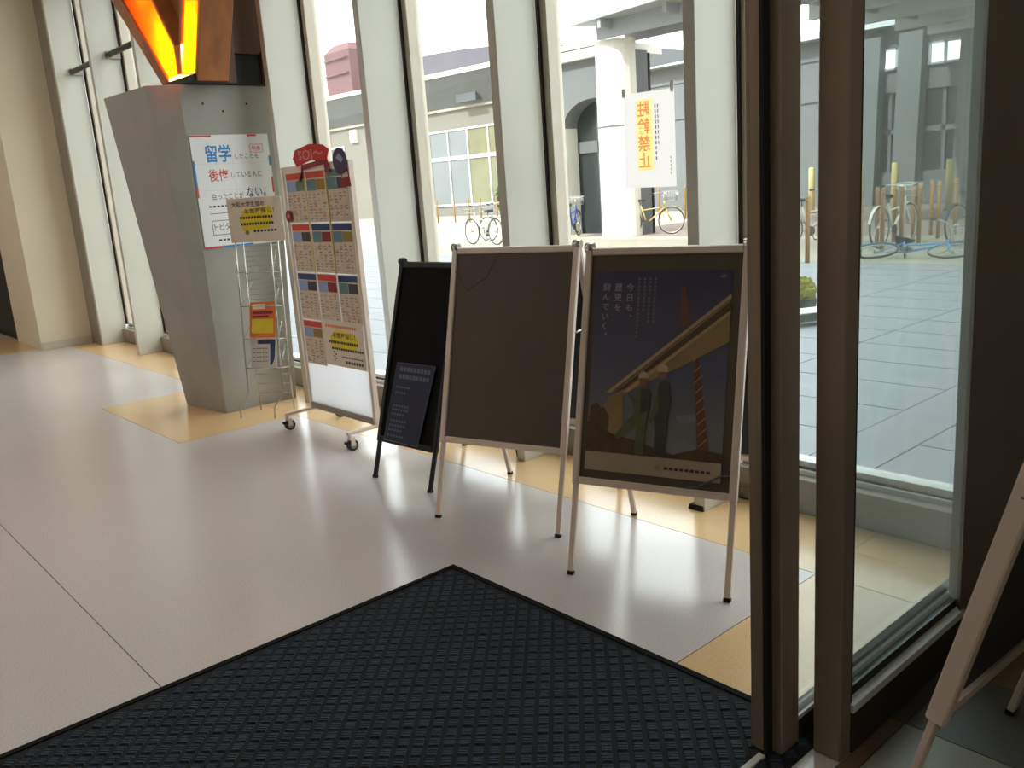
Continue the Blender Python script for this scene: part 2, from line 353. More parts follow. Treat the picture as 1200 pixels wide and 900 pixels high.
# ------------------------------------------------------------------ door plane (sliding door and fixed sidelight)
pr_ = struct('wall_side', MB().hexa([(-1.05, 2.665, 0), (-.98, 2.575, 0), (-.98, 3.30, 0), (-1.05, 3.30, 0)], [(-1.05, 2.665, ZC), (-.98, 2.575, ZC), (-.98, 3.30, ZC), (-1.05, 3.30, ZC)]).box(-1.05, -.95, YB, -.9, 0, ZC).box(-1.22, -.95, -.9, 3.05, 2.85, ZC), 'pier_dark')
sw = struct('window_10', MB().box(-1.055, -.98, 1.86, 1.915, 0, 2.85).box(-1.055, -.98, 1.915, 2.598, 2.75, 2.85), 'door_bronze', None, .004)
MB().box(-1.05, -.975, 1.915, 2.598, 0, .118).build('bottom_rail', 'door_dark', sw, .003)
MB().box(-1.0, -.974, 1.915, 2.598, .118, .140).build('silver_bead', 'alu_bright', sw)
MB().box(-1.02, -1.0, 1.915, 2.598, .118, .165).build('glazing_bead', 'gasket', sw)
MB().box(-1.03, -1.02, 1.915, 2.598, .118, .18).build('inner_bead', 'alu_bright', sw)
MB().box(-1.05, -1.03, 1.915, 2.598, .118, .195).build('back_bead', 'gasket', sw)
MB().box(-1.05, -.985, 1.915, 1.928, .118, 2.75).build('gasket', 'black', sw)
MB().box(-1.004, -.998, 1.92, 2.600, .17, 2.75).build('glass_pane', 'glass_door', sw)
dl = struct('door_2', MB().box(-1.128, -1.095, 1.777, 1.86, .01, 2.82).box(-1.165, -1.128, 1.76, 1.86, .01, 2.82).box(-1.16, -1.095, 2.985, 3.045, .01, 2.82).box(-1.16, -1.095, 1.86, 2.985, 2.74, 2.82), 'door_bronze', None, .003)
MB().box(-1.15, -1.10, 1.86, 2.985, .01, .07).build('bottom_rail', 'door_dark', dl); MB().box(-1.105, -1.098, 1.86, 2.985, .07, .082).build('silver_bead', 'alu_bright', dl)
MB().box(-1.133, -1.122, 1.752, 1.779, .01, 2.82).build('edge_seal', 'rubber_black', dl)
MB().box(-1.178, -1.165, 1.765, 1.80, .01, 2.82).build('edge_strip', 'door_bronze', dl, .002)
MB().box(-1.133, -1.127, 1.86, 2.985, .08, 2.74).build('glass_pane', 'glass_door', dl)
gt = struct('trim_2', MB().box(-1.145, -1.125, -.9, 1.75, 0, .012), 'alu_bright', None, .002)

# ------------------------------------------------------------------ concrete column and lit timber truss
cl = thing('concrete_column', (-6.4, 2.75, 0), 'grey concrete column flaring upward to the left, with posters taped to it, on the tan floor square', 'column')
o_ = Vector((-6.4, 2.75, 0)); L = lambda x, y, z: (x - o_.x, y - o_.y, z)
zt = 2.294
V = [(-6.654, 2.437, 0), (-6.10, 2.51, 0), (-6.10, 3.08, 0), (-6.654, 3.08, 0), (-6.933, 2.284, zt), (-6.20, 2.323, zt), (-6.10, 2.51, zt), (-6.10, 3.20, zt), (-6.933, 3.20, zt)]
cb = MB(); cb.v = [L(*p) for p in V]; cb.fc = [[0, 3, 2, 1], [4, 5, 6, 7, 8], [0, 1, 5, 4], [1, 6, 5], [1, 2, 7, 6], [2, 3, 8, 7], [3, 0, 4, 8]]; cb.smooth = [False] * 7
cb.build('shaft', 'concrete', cl, .004)
hh = MB()
for yy, zz in ((2.66, 2.17), (2.80, 2.12), (2.98, 2.17)): hh.tube([L(-6.104, yy, zz), L(-6.094, yy, zz)], .007, 8)
hh.build('tie_hole', 'gasket', cl)

tr = thing('timber_truss', (-6.4, 2.75, zt), 'splayed timber truss with glowing amber light panels rising from the top of the concrete column', 'truss')
T_ = lambda x, y, z: (x + 6.4, y - 2.75, z - zt)
def limb(b0, b1, t0, t1, zb, ztop, y0, y1, name, m, par=tr, bev=.004):
    return MB(T_).hexa([(b0, y0, zb), (b1, y0, zb), (b1, y1, zb), (b0, y1, zb)], [(t0, y0, ztop), (t1, y0, ztop), (t1, y1, ztop), (t0, y1, ztop)]).build(name, m, par, bev)
def at_(x0, z0, x1, z1, z): return x0 + (x1 - x0) * (z - z0) / (z1 - z0)
# left limb: outer plank, amber panel, inner plank.  edges as lines in x(z) at the front face y=2.6
eo = lambda z: at_(-6.575, 2.364, -7.31, 3.057, z); pa = lambda z: at_(-6.483, 2.411, -7.091, 3.016, z)
pb = lambda z: (at_(-6.27, 2.36, -6.262, 2.56, z) if z < 2.56 else at_(-6.262, 2.56, -6.536, 2.912, z))
ZT = 3.75
limb(eo(2.30), pa(2.30), eo(ZT), pa(ZT), 2.30, ZT, 2.58, 2.78, 'side_plank', 'wood_warm')
limb(-6.262, -6.212, -6.262, -6.14, 2.38, 2.56, 2.58, 2.78, 'side_plank', 'wood_warm')
limb(-6.262, -6.225, pb(ZT), pb(ZT) + .06, 2.56, ZT, 2.58, 2.78, 'side_plank', 'wood_warm')
pc = lambda z: at_(-6.208, 2.38, -6.002, 2.812, z); pd = lambda z: at_(-5.972, 2.349, -5.768, 2.769, z)
limb(pd(2.30), pd(2.30) + .05, pd(ZT), pd(ZT) + .05, 2.30, ZT, 2.58, 2.80, 'side_plank', 'wood_warm')
limb(pc(2.56) - .045, pc(2.56), pc(ZT) - .045, pc(ZT), 2.56, ZT, 2.58, 2.78, 'side_plank', 'wood_warm')
# boarding between the two limbs and behind them
MB(T_).hexa([(-6.25, 2.70, 2.50), (-6.17, 2.70, 2.50), (pc(ZT) - .05, 2.70, ZT), (pb(ZT) + .07, 2.70, ZT)], [(-6.25, 2.73, 2.50), (-6.17, 2.73, 2.50), (pc(ZT) - .05, 2.73, ZT), (pb(ZT) + .07, 2.73, ZT)]).build('infill_board', 'wood_warm', tr)
limb(-6.60, -6.0, -8.3, -5.2, 2.30, ZT, 2.78, 2.81, 'back_board', 'wood_warm')
limb(-6.30, -6.12, -6.35, -6.12, 2.36, ZT, 2.84, 2.95, 'rear_post', 'wood_dark')
limb(-6.12, -6.03, -6.12, -5.90, 2.30, ZT, 2.81, 2.90, 'rear_post', 'wood_dark'); limb(-6.42, -6.05, -6.42, -6.02, 2.50, ZT, 2.91, 3.19, 'rear_post', 'wood_dark')
limb(-6.40, -6.07, -6.40, -6.07, 2.298, 2.50, 2.91, 3.15, 'shade_gap', 'black')  # black block put in for the darkness of an open gap
limb(-6.2, -6.05, -6.2, -6.03, 2.30, 2.52, 3.11, 3.19, 'rear_post', 'wood_dark')
limb(-6.50, -5.95, -6.50, -5.95, 2.296, 2.345, 2.56, 2.80, 'base_bracket', 'black')
# amber diffusers, lit from lamps inside the limbs
def diffuser(qa, qb, z0, z1, n=8):
    d = MB(T_)
    for i in range(n):
        za = z0 + (z1 - z0) * i / n; zb = z0 + (z1 - z0) * (i + 1) / n
        d.hexa([(qa(za), 2.596, za), (qb(za), 2.596, za), (qb(zb), 2.596, zb), (qa(zb), 2.596, zb)], [(qa(za), 2.60, za), (qb(za), 2.60, za), (qb(zb), 2.60, zb), (qa(zb), 2.60, zb)])
    return d.build('light_panel', 'amber', tr)
M = bpy.data.materials.new('amber'); M.use_nodes = True; nt = M.node_tree
for n in list(nt.nodes): nt.nodes.remove(n)
o = nt.nodes.new('ShaderNodeOutputMaterial'); tl = nt.nodes.new('ShaderNodeBsdfTranslucent'); tl.inputs[0].default_value = (1, .40, .025, 1)
df = nt.nodes.new('ShaderNodeBsdfDiffuse'); df.inputs[0].default_value = (.8, .5, .12, 1); mx = nt.nodes.new('ShaderNodeMixShader'); mx.inputs[0].default_value = .2
nt.links.new(tl.outputs[0], mx.inputs[1]); nt.links.new(df.outputs[0], mx.inputs[2]); nt.links.new(mx.outputs[0], o.inputs[0]); MATS['amber'] = M
diffuser(pa, pb, 2.38, ZT); diffuser(pc, pd, 2.37, ZT)
for (x, z, e_) in ((-6.38, 2.46, 8), (-6.50, 2.70, 1.3), (-6.75, 2.98, .45), (-6.06, 2.47, 8), (-5.98, 2.68, 2.2), (-5.84, 2.95, 1.2)):
    ld = bpy.data.lights.new('truss_lamp', 'POINT'); ld.energy = e_; ld.color = (1, .80, .42); ld.shadow_soft_size = .03
    lo = bpy.data.objects.new('truss_lamp', ld); COL.objects.link(lo); lo.parent = tr; lo.location = T_(x, 2.70, z)

# ------------------------------------------------------------------ posters on the column (its right-hand face, plane x=-6.10)
ps = thing('study_poster', (-6.095, 2.528, 1.19), 'large white poster with blue and red Japanese headline taped to the concrete column', 'poster')
fp = lambda u, d, v: (d, u, v)
MB(fp).box(0, .58, 0, .002, 0, .772).build('sheet', 'paper_white', ps)
b = MB(fp)
for a in ((0, .155, .758, .77), (.42, .49, .758, .77), (.0, .012, .35, .42), (.568, .58, .36, .47), (.0, .13, 0, .012)): b.box(a[0], a[1], .002, .0026, a[2], a[3])
b.build('red_border', 'p_red', ps)
b = MB(fp)
for a in ((0, .012, .42, .60), (.566, .58, .55, .62), (.13, .36, 0, .012)): b.box(a[0], a[1], .002, .0026, a[2], a[3])
b.build('blue_border', 'p_blue', ps)
MB(fp).box(.288, .290, .002, .0024, .2, .758).box(.0, .58, .002, .0024, .575, .577).box(0, .58, .002, .0024, .395, .397).build('fold_line', 'paper_grey', ps)
lettering('headline', '留学', fp, .095, .585, .19, .12, .0028, 'p_blue', ps, bold=.02)
lettering('lettering', 'したことを', fp, .31, .605, .18, .035, .0028, 'p_ink', ps)
lettering('red_lettering', '後悔', fp, .10, .455, .145, .085, .0028, 'p_red', ps, bold=.01)
lettering('lettering', 'している人に', fp, .265, .475, .235, .045, .0028, 'p_ink', ps)
lettering('lettering', '会ったことが', fp, .10, .33, .24, .045, .0028, 'p_ink', ps)
lettering('navy_lettering', 'ない。', fp, .365, .335, .145, .07, .0028, 'p_inkblue', ps, bold=.01)
lettering('lettering', 'トビタテ！', fp, .09, .12, .18, .05, .0028, 'p_ink', ps)
b = MB(fp)
for a in ((.075, .29, .185, .189), (.075, .29, .088, .092), (.075, .079, .088, .189), (.07, .29, .235, .239)): b.box(a[0], a[1], .002, .0026, a[2], a[3])
for i in range(7): b.box(.07 + i * .03, .07 + i * .03 + .02, .002, .0026, .28, .292)
for i in range(6): b.box(.11 + i * .03, .11 + i * .03 + .02, .002, .0026, .045, .058)
b.build('fine_print', 'p_ink', ps)
b = MB(fp)
for a in ((.43, .53, .70, .703), (.43, .53, .645, .648), (.43, .433, .645, .703), (.527, .53, .645, .703)): b.box(a[0], a[1], .002, .0026, a[2], a[3])
b.build('stamp', 'p_red', ps); lettering('stamp_lettering', '特集', fp, .445, .655, .07, .036, .0028, 'p_red', ps)

# ------------------------------------------------------------------ chrome wire leaflet rack
rk = thing('wire_rack', (-5.862, 2.513, 0), 'slim chrome wire leaflet rack standing against the concrete column', 'rack', math.atan2(.15, .225))
def rp(w_, b_, z): return (w_, b_, z)
RW = .27
up = lambda w0, s_: [(w0, 0, 0), (w0 + .004, 0, .075), (w0 + .055, .05, .165), (w0 + .06, .055, .35), (w0 + .075, .075, .8), (w0 + .09, .09, 1.24)]
MB().tube(up(0, 1), .0055, 8).build('front_upright', 'chrome_wire', rk); MB().tube(up(RW, 1), .0055, 8).build('front_upright', 'chrome_wire', rk)
for w0 in (0, RW): MB().tube([(w0 + .02, .24, 0), (w0 + .035, .22, .35), (w0 + .09, .19, 1.24)], .005, 8).build('rear_upright', 'chrome_wire', rk)
def uw(z): return .055 + .035 * (z - .165) / 1.075
def ub(z): return .05 + .04 * (z - .165) / 1.075
for z in (.35, .555, .785, 1.02):
    b = MB(); a = uw(z); y0 = ub(z); y1 = .21
    b.tube([(a, y0, z), (a + RW, y0, z)], .0032, 6).tube([(a, y0, z), (a, y1, z - .02)], .003, 6).tube([(a + RW, y0, z), (a + RW, y1, z - .02)], .003, 6)
    b.tube([(a, y0, z), (a + .03, y1, z + .16)], .0022, 5).tube([(a + RW, y0, z), (a + RW - .02, y1, z + .16)], .0022, 5)
    for k in range(5): b.tube([(a, y1 - .002, z + .03 + k * .035), (a + RW, y1 - .002, z + .03 + k * .035)], .0016, 5)
    b.build('wire_pocket', 'chrome_wire', rk)
b = MB()
for z in (.06, .13, .2, .27): b.tube([(.03, .225, z), (.03 + RW, .225, z)], .002, 5)
b.build('cross_wire', 'chrome_wire', rk)
MB().tube([(.145, .09, 1.24), (.145, .10, 1.5)], .003, 6).tube([(.09, .09, 1.24), (.36, .09, 1.24)], .004, 6).build('sign_holder', 'chrome_wire', rk)
def on_rack(name, label, cat, w0, b0, z0, tilt=0):
    a = math.atan2(.15, .225); x = -5.862 + w0 * math.cos(a) - b0 * math.sin(a); y = 2.513 + w0 * math.sin(a) + b0 * math.cos(a)
    o = thing(name, (x, y, z0), label, cat, a); o.rotation_euler = (tilt, 0, a); return o
fs = lambda u, d, v: (u, -d, v)
sg = on_rack('rack_sign', 'pale taupe sign with yellow highlighted lines on top of the wire rack', 'sign', .075, .075, 1.225)
MB(fs).box(0, .41, 0, .004, 0, .295).build('card', 'paper_warm', sg)
b = MB(fs).poly([(.10, .075), (.30, .09), (.34, .19), (.32, .235), (.12, .215), (.08, .15)], .004, .0046); b.build('yellow_burst', 'p_yellow', sg)
lettering('lettering', '大阪大学生協の', fs, .035, .235, .25, .036, .0052, 'p_ink', sg, bold=.012)
lettering('lettering', 'お部屋探し！', fs, .13, .19, .22, .034, .0052, 'p_ink', sg, bold=.012)
b = MB(fs)
for r in range(2):
    for i in range(12): b.box(.09 + i * .021, .09 + i * .021 + .015, .0046, .0052, .155 - r * .042, .172 - r * .042)
for i in range(7): b.box(.18 + i * .026, .18 + i * .026 + .018, .004, .0046, .065, .08)
b.build('fine_print', 'p_ink', sg); MB(fs).disc((.13, .065), .016, .004, .0046, 14).build('round_logo', 'p_olive', sg)
f1 = on_rack('flyer', 'orange and yellow flyer in the wire rack, upper of the two', 'flyer', .10, .095, .56, -.25)
MB(fs).box(0, .2, 0, .004, 0, .25).build('sheet', 'p_orange', f1)
MB(fs).box(.015, .185, .004, .0046, .03, .13).build('yellow_block', 'p_yellow', f1); MB(fs).box(.02, .12, .004, .0046, .20, .235).build('title_band', 'p_cream', f1)
MB(fs).box(.02, .18, .004, .0046, .165, .185).box(.02, .15, .004, .0046, .14, .155).build('red_lines', 'p_dkred', f1)
f2 = on_rack('flyer', 'white flyer with dark blue bands in the lower pocket of the wire rack', 'flyer', .085, .085, .345, -.2)
MB(fs).box(0, .2, 0, .004, 0, .205).build('sheet', 'paper_grey', f2)
MB(fs).box(.055, .195, .004, .0046, .168, .195).poly([(.15, .02), (.165, .02), (.185, .06), (.195, .168), (.155, .168)], .004, .0046).build('navy_band', 'p_navy', f2)
b = MB(fs)
for r in range(4):
    for i in range(5): b.box(.02 + i * .024, .035 + i * .024, .004, .0046, .045 + r * .03, .05 + r * .03)
b.build('fine_print', 'p_ink', f2)

# ------------------------------------------------------------------ mobile notice board on casters
bX0, bX1, bY = -5.275, -4.465, 2.755
mb = thing('notice_board', (bX0, bY, 0), 'wheeled white notice board covered with leaflets beside the wire rack', 'notice board')
Wd = bX1 - bX0
MB().box(.028, Wd - .028, .006, .024, .155, 1.655).build('board_panel', 'milky_board', mb)
MB().box(0, .028, -.004, .034, .10, 1.69).build('side_post', 'silver', mb, .004); MB().box(Wd - .028, Wd, -.004, .034, .10, 1.69).build('side_post', 'silver', mb, .004)
MB().box(.028, Wd - .028, -.002, .032, 1.655, 1.69).build('top_rail', 'silver', mb, .004); MB().box(.028, Wd - .028, -.006, .036, .115, .155).build('bottom_rail', 'sill_taupe', mb, .004)
def caster(x, y):
    c = MB().tube([(x, y, .10), (x, y, .075)], .011, 8).box(x - .016, x + .016, y - .01, y + .026, .068, .078).box(x - .019, x - .016, y - .004, y + .024, .03, .07).box(x + .016, x + .019, y - .004, y + .024, .03, .07).build('caster_fork', 'silver', mb)
    MB(lambda a, b, z: (x + b, y + .012 + a, z)).disc((0, .034), .034, -.014, .014, 20).build('caster_wheel', 'tyre', c)
    MB(lambda a, b, z: (x + b, y + .012 + a, z)).disc((0, .034), .022, -.0155, .0155, 16).build('wheel_hub', 'sill_taupe', c)
    MB().box(x - .012, x + .012, y - .035, y - .018, .045, .06).build('brake_pedal', 'rubber_black', c)
for x in (.0 + .014, Wd - .014):
    MB().box(x - .013, x + .013, -.20, .22, .098, .118).build('base_foot', 'silver', mb, .003)
    for y in (-.185, .20): caster(x, y)
# leaflets
XC = [-5.24, -4.985, -4.738, -4.497]; ZR = [1.655, 1.34, 1.03, .722, .425]
HD = [['p_red', 'p_red', 'p_teal'], ['p_red', 'p_navy', 'p_navy'], ['p_navy', 'p_red', 'p_navy'], ['p_red']]
CN = {'p_red': 'red', 'p_teal': 'teal', 'p_navy': 'navy'}
rown = ['top row', 'second row', 'third row', 'bottom row']; coln = ['left', 'middle', 'right']
pics = [[('p_lav', 'p_green'), ('p_teal', 'p_olive'), ('p_teal', 'p_purple')], [('p_lav', 'p_ink'), ('p_teal', 'p_dkred'), ('p_teal', 'p_olive')], [('p_lav', 'p_ink'), ('p_lav', 'p_dkred'), ('p_teal', 'p_ink')], [('p_lav', 'p_olive')]]
def leaflet(r, c):
    x0 = XC[c] + .006; x1 = XC[c + 1] - .006; z1 = ZR[r] - .006; z0 = ZR[r + 1] + .004; h = z1 - z0; w_ = x1 - x0
    o = thing('leaflet', (x0, bY + .004, z0), '%s-headed listings leaflet, %s of the %s on the wheeled notice board' % (CN[HD[r][c]], coln[c], rown[r]), 'leaflet', 0, 'leaflets on the wheeled notice board')
    MB(fs).box(-.004, w_ + .004, -.0015, 0, -.003, h + .004).build('sleeve', 'paper_white', o)
    MB(fs).box(0, w_, 0, .0015, 0, h).build('sheet', 'p_beige', o)
    MB(fs).box(.006, w_ - .006, .0015, .0022, h * .86, h - .004).build('header_band', HD[r][c], o)
    a, b_ = pics[r][c]
    MB(fs).box(.006, w_ * .48, .0015, .0022, h * .62, h * .84).build('picture', a, o); MB(fs).box(w_ * .5, w_ - .01, .0015, .0022, h * .63, h * .83).build('picture', b_, o)
    t = MB(fs)
    for k in range(9):
        for q in range(4):
            if random.random() < .8: t.box(.012 + q * w_ / 4.2, .012 + q * w_ / 4.2 + random.uniform(.015, .04), .0015, .0021, h * (.05 + k * .06), h * (.05 + k * .06) + random.uniform(.004, .009))
    t.build('fine_print', 'p_print', o)
    t = MB(fs)
    for k in range(7):
        xx = random.uniform(.02, w_ - .04); zz = random.uniform(.02, h * .55); t.box(xx, xx + random.uniform(.01, .028), .0015, .0022, zz, zz + random.uniform(.008, .02))
    t.build('red_spots', 'p_pink', o)
for r in range(3):
    for c in range(3): leaflet(r, c)
leaflet(3, 0)
o = thing('large_leaflet', (XC[1] + .0, bY + .004, .445), 'larger beige sheet with yellow highlighted lines, bottom right on the wheeled notice board', 'leaflet')
ww = XC[3] - XC[1] - .01; hh_ = .29
MB(fs).box(0, ww, 0, .002, 0, hh_).build('sheet', 'paper_warm', o)
MB(fs).poly([(.08, .125), (.36, .10), (.42, .17), (.36, .225), (.16, .235), (.09, .19)], .002, .0026).build('yellow_burst', 'p_yellow', o)
lettering('lettering', 'お部屋探し！', fs, .12, .18, .26, .038, .0032, 'p_ink', o, bold=.012)
t = MB(fs)
for k in range(14): t.box(.04 + k * .026, .04 + k * .026 + .018, .002, .0026, .245, .262)
t.build('red_lettering', 'p_orange', o)
t = MB(fs)
for k in range(14): t.box(.06 + k * .025, .06 + k * .025 + .019, .0026, .0032, .145, .162)
for k in range(14): t.box(.09 + k * .027, .09 + k * .027 + .02, .0026, .0032, .105, .12)
for k in range(9): t.box(.2 + k * .028, .2 + k * .028 + .02, .002, .0026, .06, .068)
for k in range(7): t.box(.24 + k * .03, .24 + k * .03 + .022, .002, .0026, .025, .042)
for k in range(5): t.box(.1 + (k % 2) * .02, .12 + (k % 2) * .02, .002, .0026, .03 + k * .014, .037 + k * .014)
t.build('fine_print', 'p_ink', o)
for i, (x, nm) in enumerate(((XC[1] - .003, 'first'), (XC[2], 'second'))):
    o = thing('sleeve_strip', (x, bY + .002, 1.03), 'sleeve edge with painted yellow glare hanging between the %s columns of leaflets' % ('left and middle' if i == 0 else 'middle and right'), 'plastic strip')
    MB(fs).box(-.006, .006, 0, .006, 0, .615).build('strip', 'p_sleeve_glare', o)  # glare on the clear sleeve edges, put into a yellow strip colour
# red ribbon sign, purple badge, red badge
o = thing('ribbon_sign', (-5.06, bY - .012, 1.66), 'red ribbon-shaped paper sign on the top edge of the wheeled notice board', 'sign')
MB(fs).poly([(-.02, .07), (.02, .12), (.2, .145), (.36, .13), (.42, .10), (.385, .04), (.2, .05), (.02, .02)], 0, .003).build('ribbon', 'p_ribbon', o)
MB(fs).poly([(.01, -.07), (.05, -.07), (.07, .03), (.39, .05), (.40, -.03), (.345, -.025), (.34, .02), (.09, 0), (.07, -.05)], -.002, .0).build('ribbon_tail', 'p_dkred', o)
lettering('lettering', 'SOI〜', fs, .05, .055, .30, .06, .0036, 'p_pink', o, bold=.01)
o = thing('round_badge', (-4.53, bY - .012, 1.685), 'dark purple round badge at the top right corner of the notice board', 'badge')
MB(fs).disc((0, 0), .075, 0, .006, 22).build('disc', 'p_purple', o); MB(fs).poly([(-.04, .02), (.0, .045), (.045, .01), (.02, -.01)], .006, .0066).build('mark', 'p_lav', o)
o = thing('red_card', (-4.55, bY - .008, 1.54), 'small dull red card below the purple round badge', 'card')
MB(fs).poly([(-.01, 0), (.105, .0), (.09, .09), (.03, .11)], 0, .002).build('card', 'p_dkred', o)
MB(fs).poly([(.015, .05), (.085, .055), (.08, .085), (.035, .1)], .002, .0026).build('print', 'p_beige', o)
o = thing('red_badge', (-5.23, bY - .008, 1.385), 'small crimson badge on the left edge of the notice board', 'badge')
MB(fs).disc((0, 0), .038, 0, .004, 14).build('disc', 'p_dkred', o); MB(fs).disc((0, 0), .014, .004, .0046, 10).build('mark', 'p_pink', o)

# ------------------------------------------------------------------ A-boards
def aboard(name, foot, ang, width, lean, ht, label, front='panel_taupe', metal='silver', pb_=.355, leg=True, rearp='panel_rear', fw=.028, rear=True, brace=True, dep=1.0):
    """foot: world xy of the front-left foot; ang: direction of the width; leans away from the viewer"""
    o = thing(name, (foot[0], foot[1], 0), label, 'A-board', ang)
    Ln = math.hypot(lean, ht); sa, ca = lean / Ln, ht / Ln
    F = lambda u, d, v: (u, v * sa - d * ca, v * ca + d * sa)              # front leaf, d>0 towards viewer
    B = lambda u, d, v: (u, 2 * lean - v * sa + d * ca, v * ca + d * sa)   # rear leaf
    for side, G in (('front', F), ('rear', B)):
        if side == 'rear' and not rear: continue
        for u0 in (0, width - fw):
            lw = fw * .8; a = u0 + (fw - lw) / 2
            l = MB(G).box(a, a + lw, -.010, .008, .0, pb_ + .02).build('leg', metal, o, .003)
            MB(G).box(a - .001, a + lw + .001, -.011, .009, -.001, .014).build('rubber_foot', 'rubber_black', l)
            MB(G).box(u0, u0 + fw, -.012 * dep, .014 * dep, pb_, Ln).build('side_rail', metal, o, .004)
        MB(G).box(fw, width - fw, -.012, .014, pb_, pb_ + fw).build('bottom_rail', metal, o, .004)
        MB(G).box(fw, width - fw, -.012, .014, Ln - fw, Ln).build('top_rail', metal, o, .004)
        MB(G).box(fw * .8, width - fw * .8, -.006, .004, pb_ + fw * .8, Ln - fw * .8).build('panel', front if side == 'front' else rearp, o)
    if rear:
        for u0 in (-.004, width - .03): 
            MB().tube([(u0, lean, ht + .004), (u0 + .034, lean, ht + .004)], .02, 10).build('hinge_cap', 'chrome' if metal != 'black' else 'black', o)
    if brace:
        for u0 in (.004, width - .004):
            z = ht * .70; MB().tube([(u0, lean * .70, z), (u0, 2 * lean - lean * .70, z - .0)], .005, 6).build('brace', 'chrome', o)
    return o, F
A2, F2 = aboard('a_board', (-3.194, 2.237), math.atan2(.19, .603), .66, .33, 1.215, 'silver-framed A-board with a blank taupe panel between the black A-board and the poster A-board')
A3, F3 = aboard('a_board', (-2.296, 2.203), math.atan2(.205, .612), .645, .33, 1.225, 'silver-framed A-board displaying a dark blue construction poster, nearest the sliding door')
A1, F1 = aboard('a_board', (-3.944, 2.379), math.atan2(.046, .471), .47, .34, 1.12, 'narrow matt black A-board with a blue leaflet, left of the silver ones', 'panel_black', 'black', .20, True, 'panel_black', .03, True, False)
A4, F4 = aboard('a_board', (-.787, 1.735), math.radians(87), .645, -.33, 1.225, 'silver-framed A-board seen edge-on at the bottom right corner, outside the sliding door', 'panel_rear', 'silver', .32, True, 'panel_rear', .036, dep=1.6)

# curled clear film on the blank board: thin plastic edge
MB(F2).tube([(.02, .012, 1.16), (.10, .013, 1.06), (.2, .013, 1.12), (.25, .012, 1.22)], .0012, 5).build('film_edge', 'panel_black', A2)

# construction poster
po = thing('construction_poster', (-2.296, 2.203, 0), 'dark blue poster of a bridge girder, two helmeted workers and a crane, in an A-board', 'poster', A3.rotation_euler.z)
P = F3
def pp(name, pts, m, d): return MB(P).poly(pts, d - .0006, d).build(name, m, po)
MB(P).box(.05, .583, .0042, .0052, .415, 1.18).build('sheet', 'sky_mid', po)
M = bpy.data.materials.new('poster_sky'); M.use_nodes = True; nt = M.node_tree; b = nt.nodes['Principled BSDF']; tc = nt.nodes.new('ShaderNodeTexCoord'); sx = nt.nodes.new('ShaderNodeSeparateXYZ')
mr = nt.nodes.new('ShaderNodeMapRange'); mr.inputs[1].default_value = .45; mr.inputs[2].default_value = 1.12; rr = nt.nodes.new('ShaderNodeValToRGB')
nt.links.new(tc.outputs['Object'], sx.inputs[0]); nt.links.new(sx.outputs['Z'], mr.inputs[0]); nt.links.new(mr.outputs[0], rr.inputs[0]); nt.links.new(rr.outputs[0], b.inputs['Base Color']); b.inputs['Roughness'].default_value = .45
rr.color_ramp.elements[0].color = srgb((132, 128, 126)) + (1,); rr.color_ramp.elements[1].color = srgb((62, 58, 88)) + (1,); e_ = rr.color_ramp.elements.new(.5); e_.color = srgb((92, 92, 116)) + (1,)
MATS['poster_sky'] = M; MB(P).box(.05, .583, .0052, .0058, .42, 1.18).build('printed_sky', 'poster_sky', po)
gpts = lambda y0, y1: [(.05, y0), (.583, y0), (.583, y1), (.05, y1)]
pp('crane_jib', [(.395, 1.12), (.41, 1.12), (.435, 1.00), (.425, .97), (.40, .98)], 'crane_red', .0066)
cr = MB(P)
cr.poly([(.455, .89), (.47, .89), (.535, .52), (.49, .52)], .0054, .0064)
cr.build('crane_mast', 'crane_red', po)
cx = MB(P)
for k in range(9):
    v = .54 + k * .038; a = at_(.462, .89, .512, .52, v); cx.poly([(a - .016, v), (a - .012, v), (a + .017, v + .028), (a + .013, v + .028)], .0064, .0069)
cx.build('crane_lattice', 'bridge_edge', po)
pp('cloud', [(.40, .64), (.47, .655), (.49, .63), (.42, .615)], 'cloud', .0064); pp('cloud', [(.36, .53), (.44, .56), (.50, .52), (.38, .50)], 'cloud', .0064)
pp('bridge_girder', [(.583, 1.075), (.583, .92), (.42, .83), (.30, .77), (.17, .70), (.10, .64), (.07, .62), (.19, .75)], 'bridge', .0070)
pp('girder_shadow', [(.583, 1.068), (.583, 1.035), (.20, .735), (.15, .71)], 'bridge_dark', .0076)
pp('girder_edge', [(.583, 1.094), (.583, 1.078), (.14, .715), (.12, .715)], 'bridge_edge', .0082); pp('girder_edge', [(.583, 1.035), (.583, 1.022), (.21, .72), (.19, .72)], 'bridge_edge', .0082)
pp('bridge_pier', [(.13, .70), (.19, .72), (.20, .52), (.13, .50), (.10, .56)], 'bridge', .0078); pp('bridge_arch', [(.085, .64), (.115, .66), (.14, .62), (.13, .52), (.085, .53)], 'bridge_dark', .0082)
pp('ground', [(.05, .486), (.583, .486), (.583, .52), (.49, .53), (.40, .50), (.25, .54), (.15, .56), (.05, .60)], 'earth', .0086)
pp('rock', [(.055, .60), (.06, .66), (.085, .675), (.10, .655), (.10, .55), (.055, .53)], 'earth', .0090)
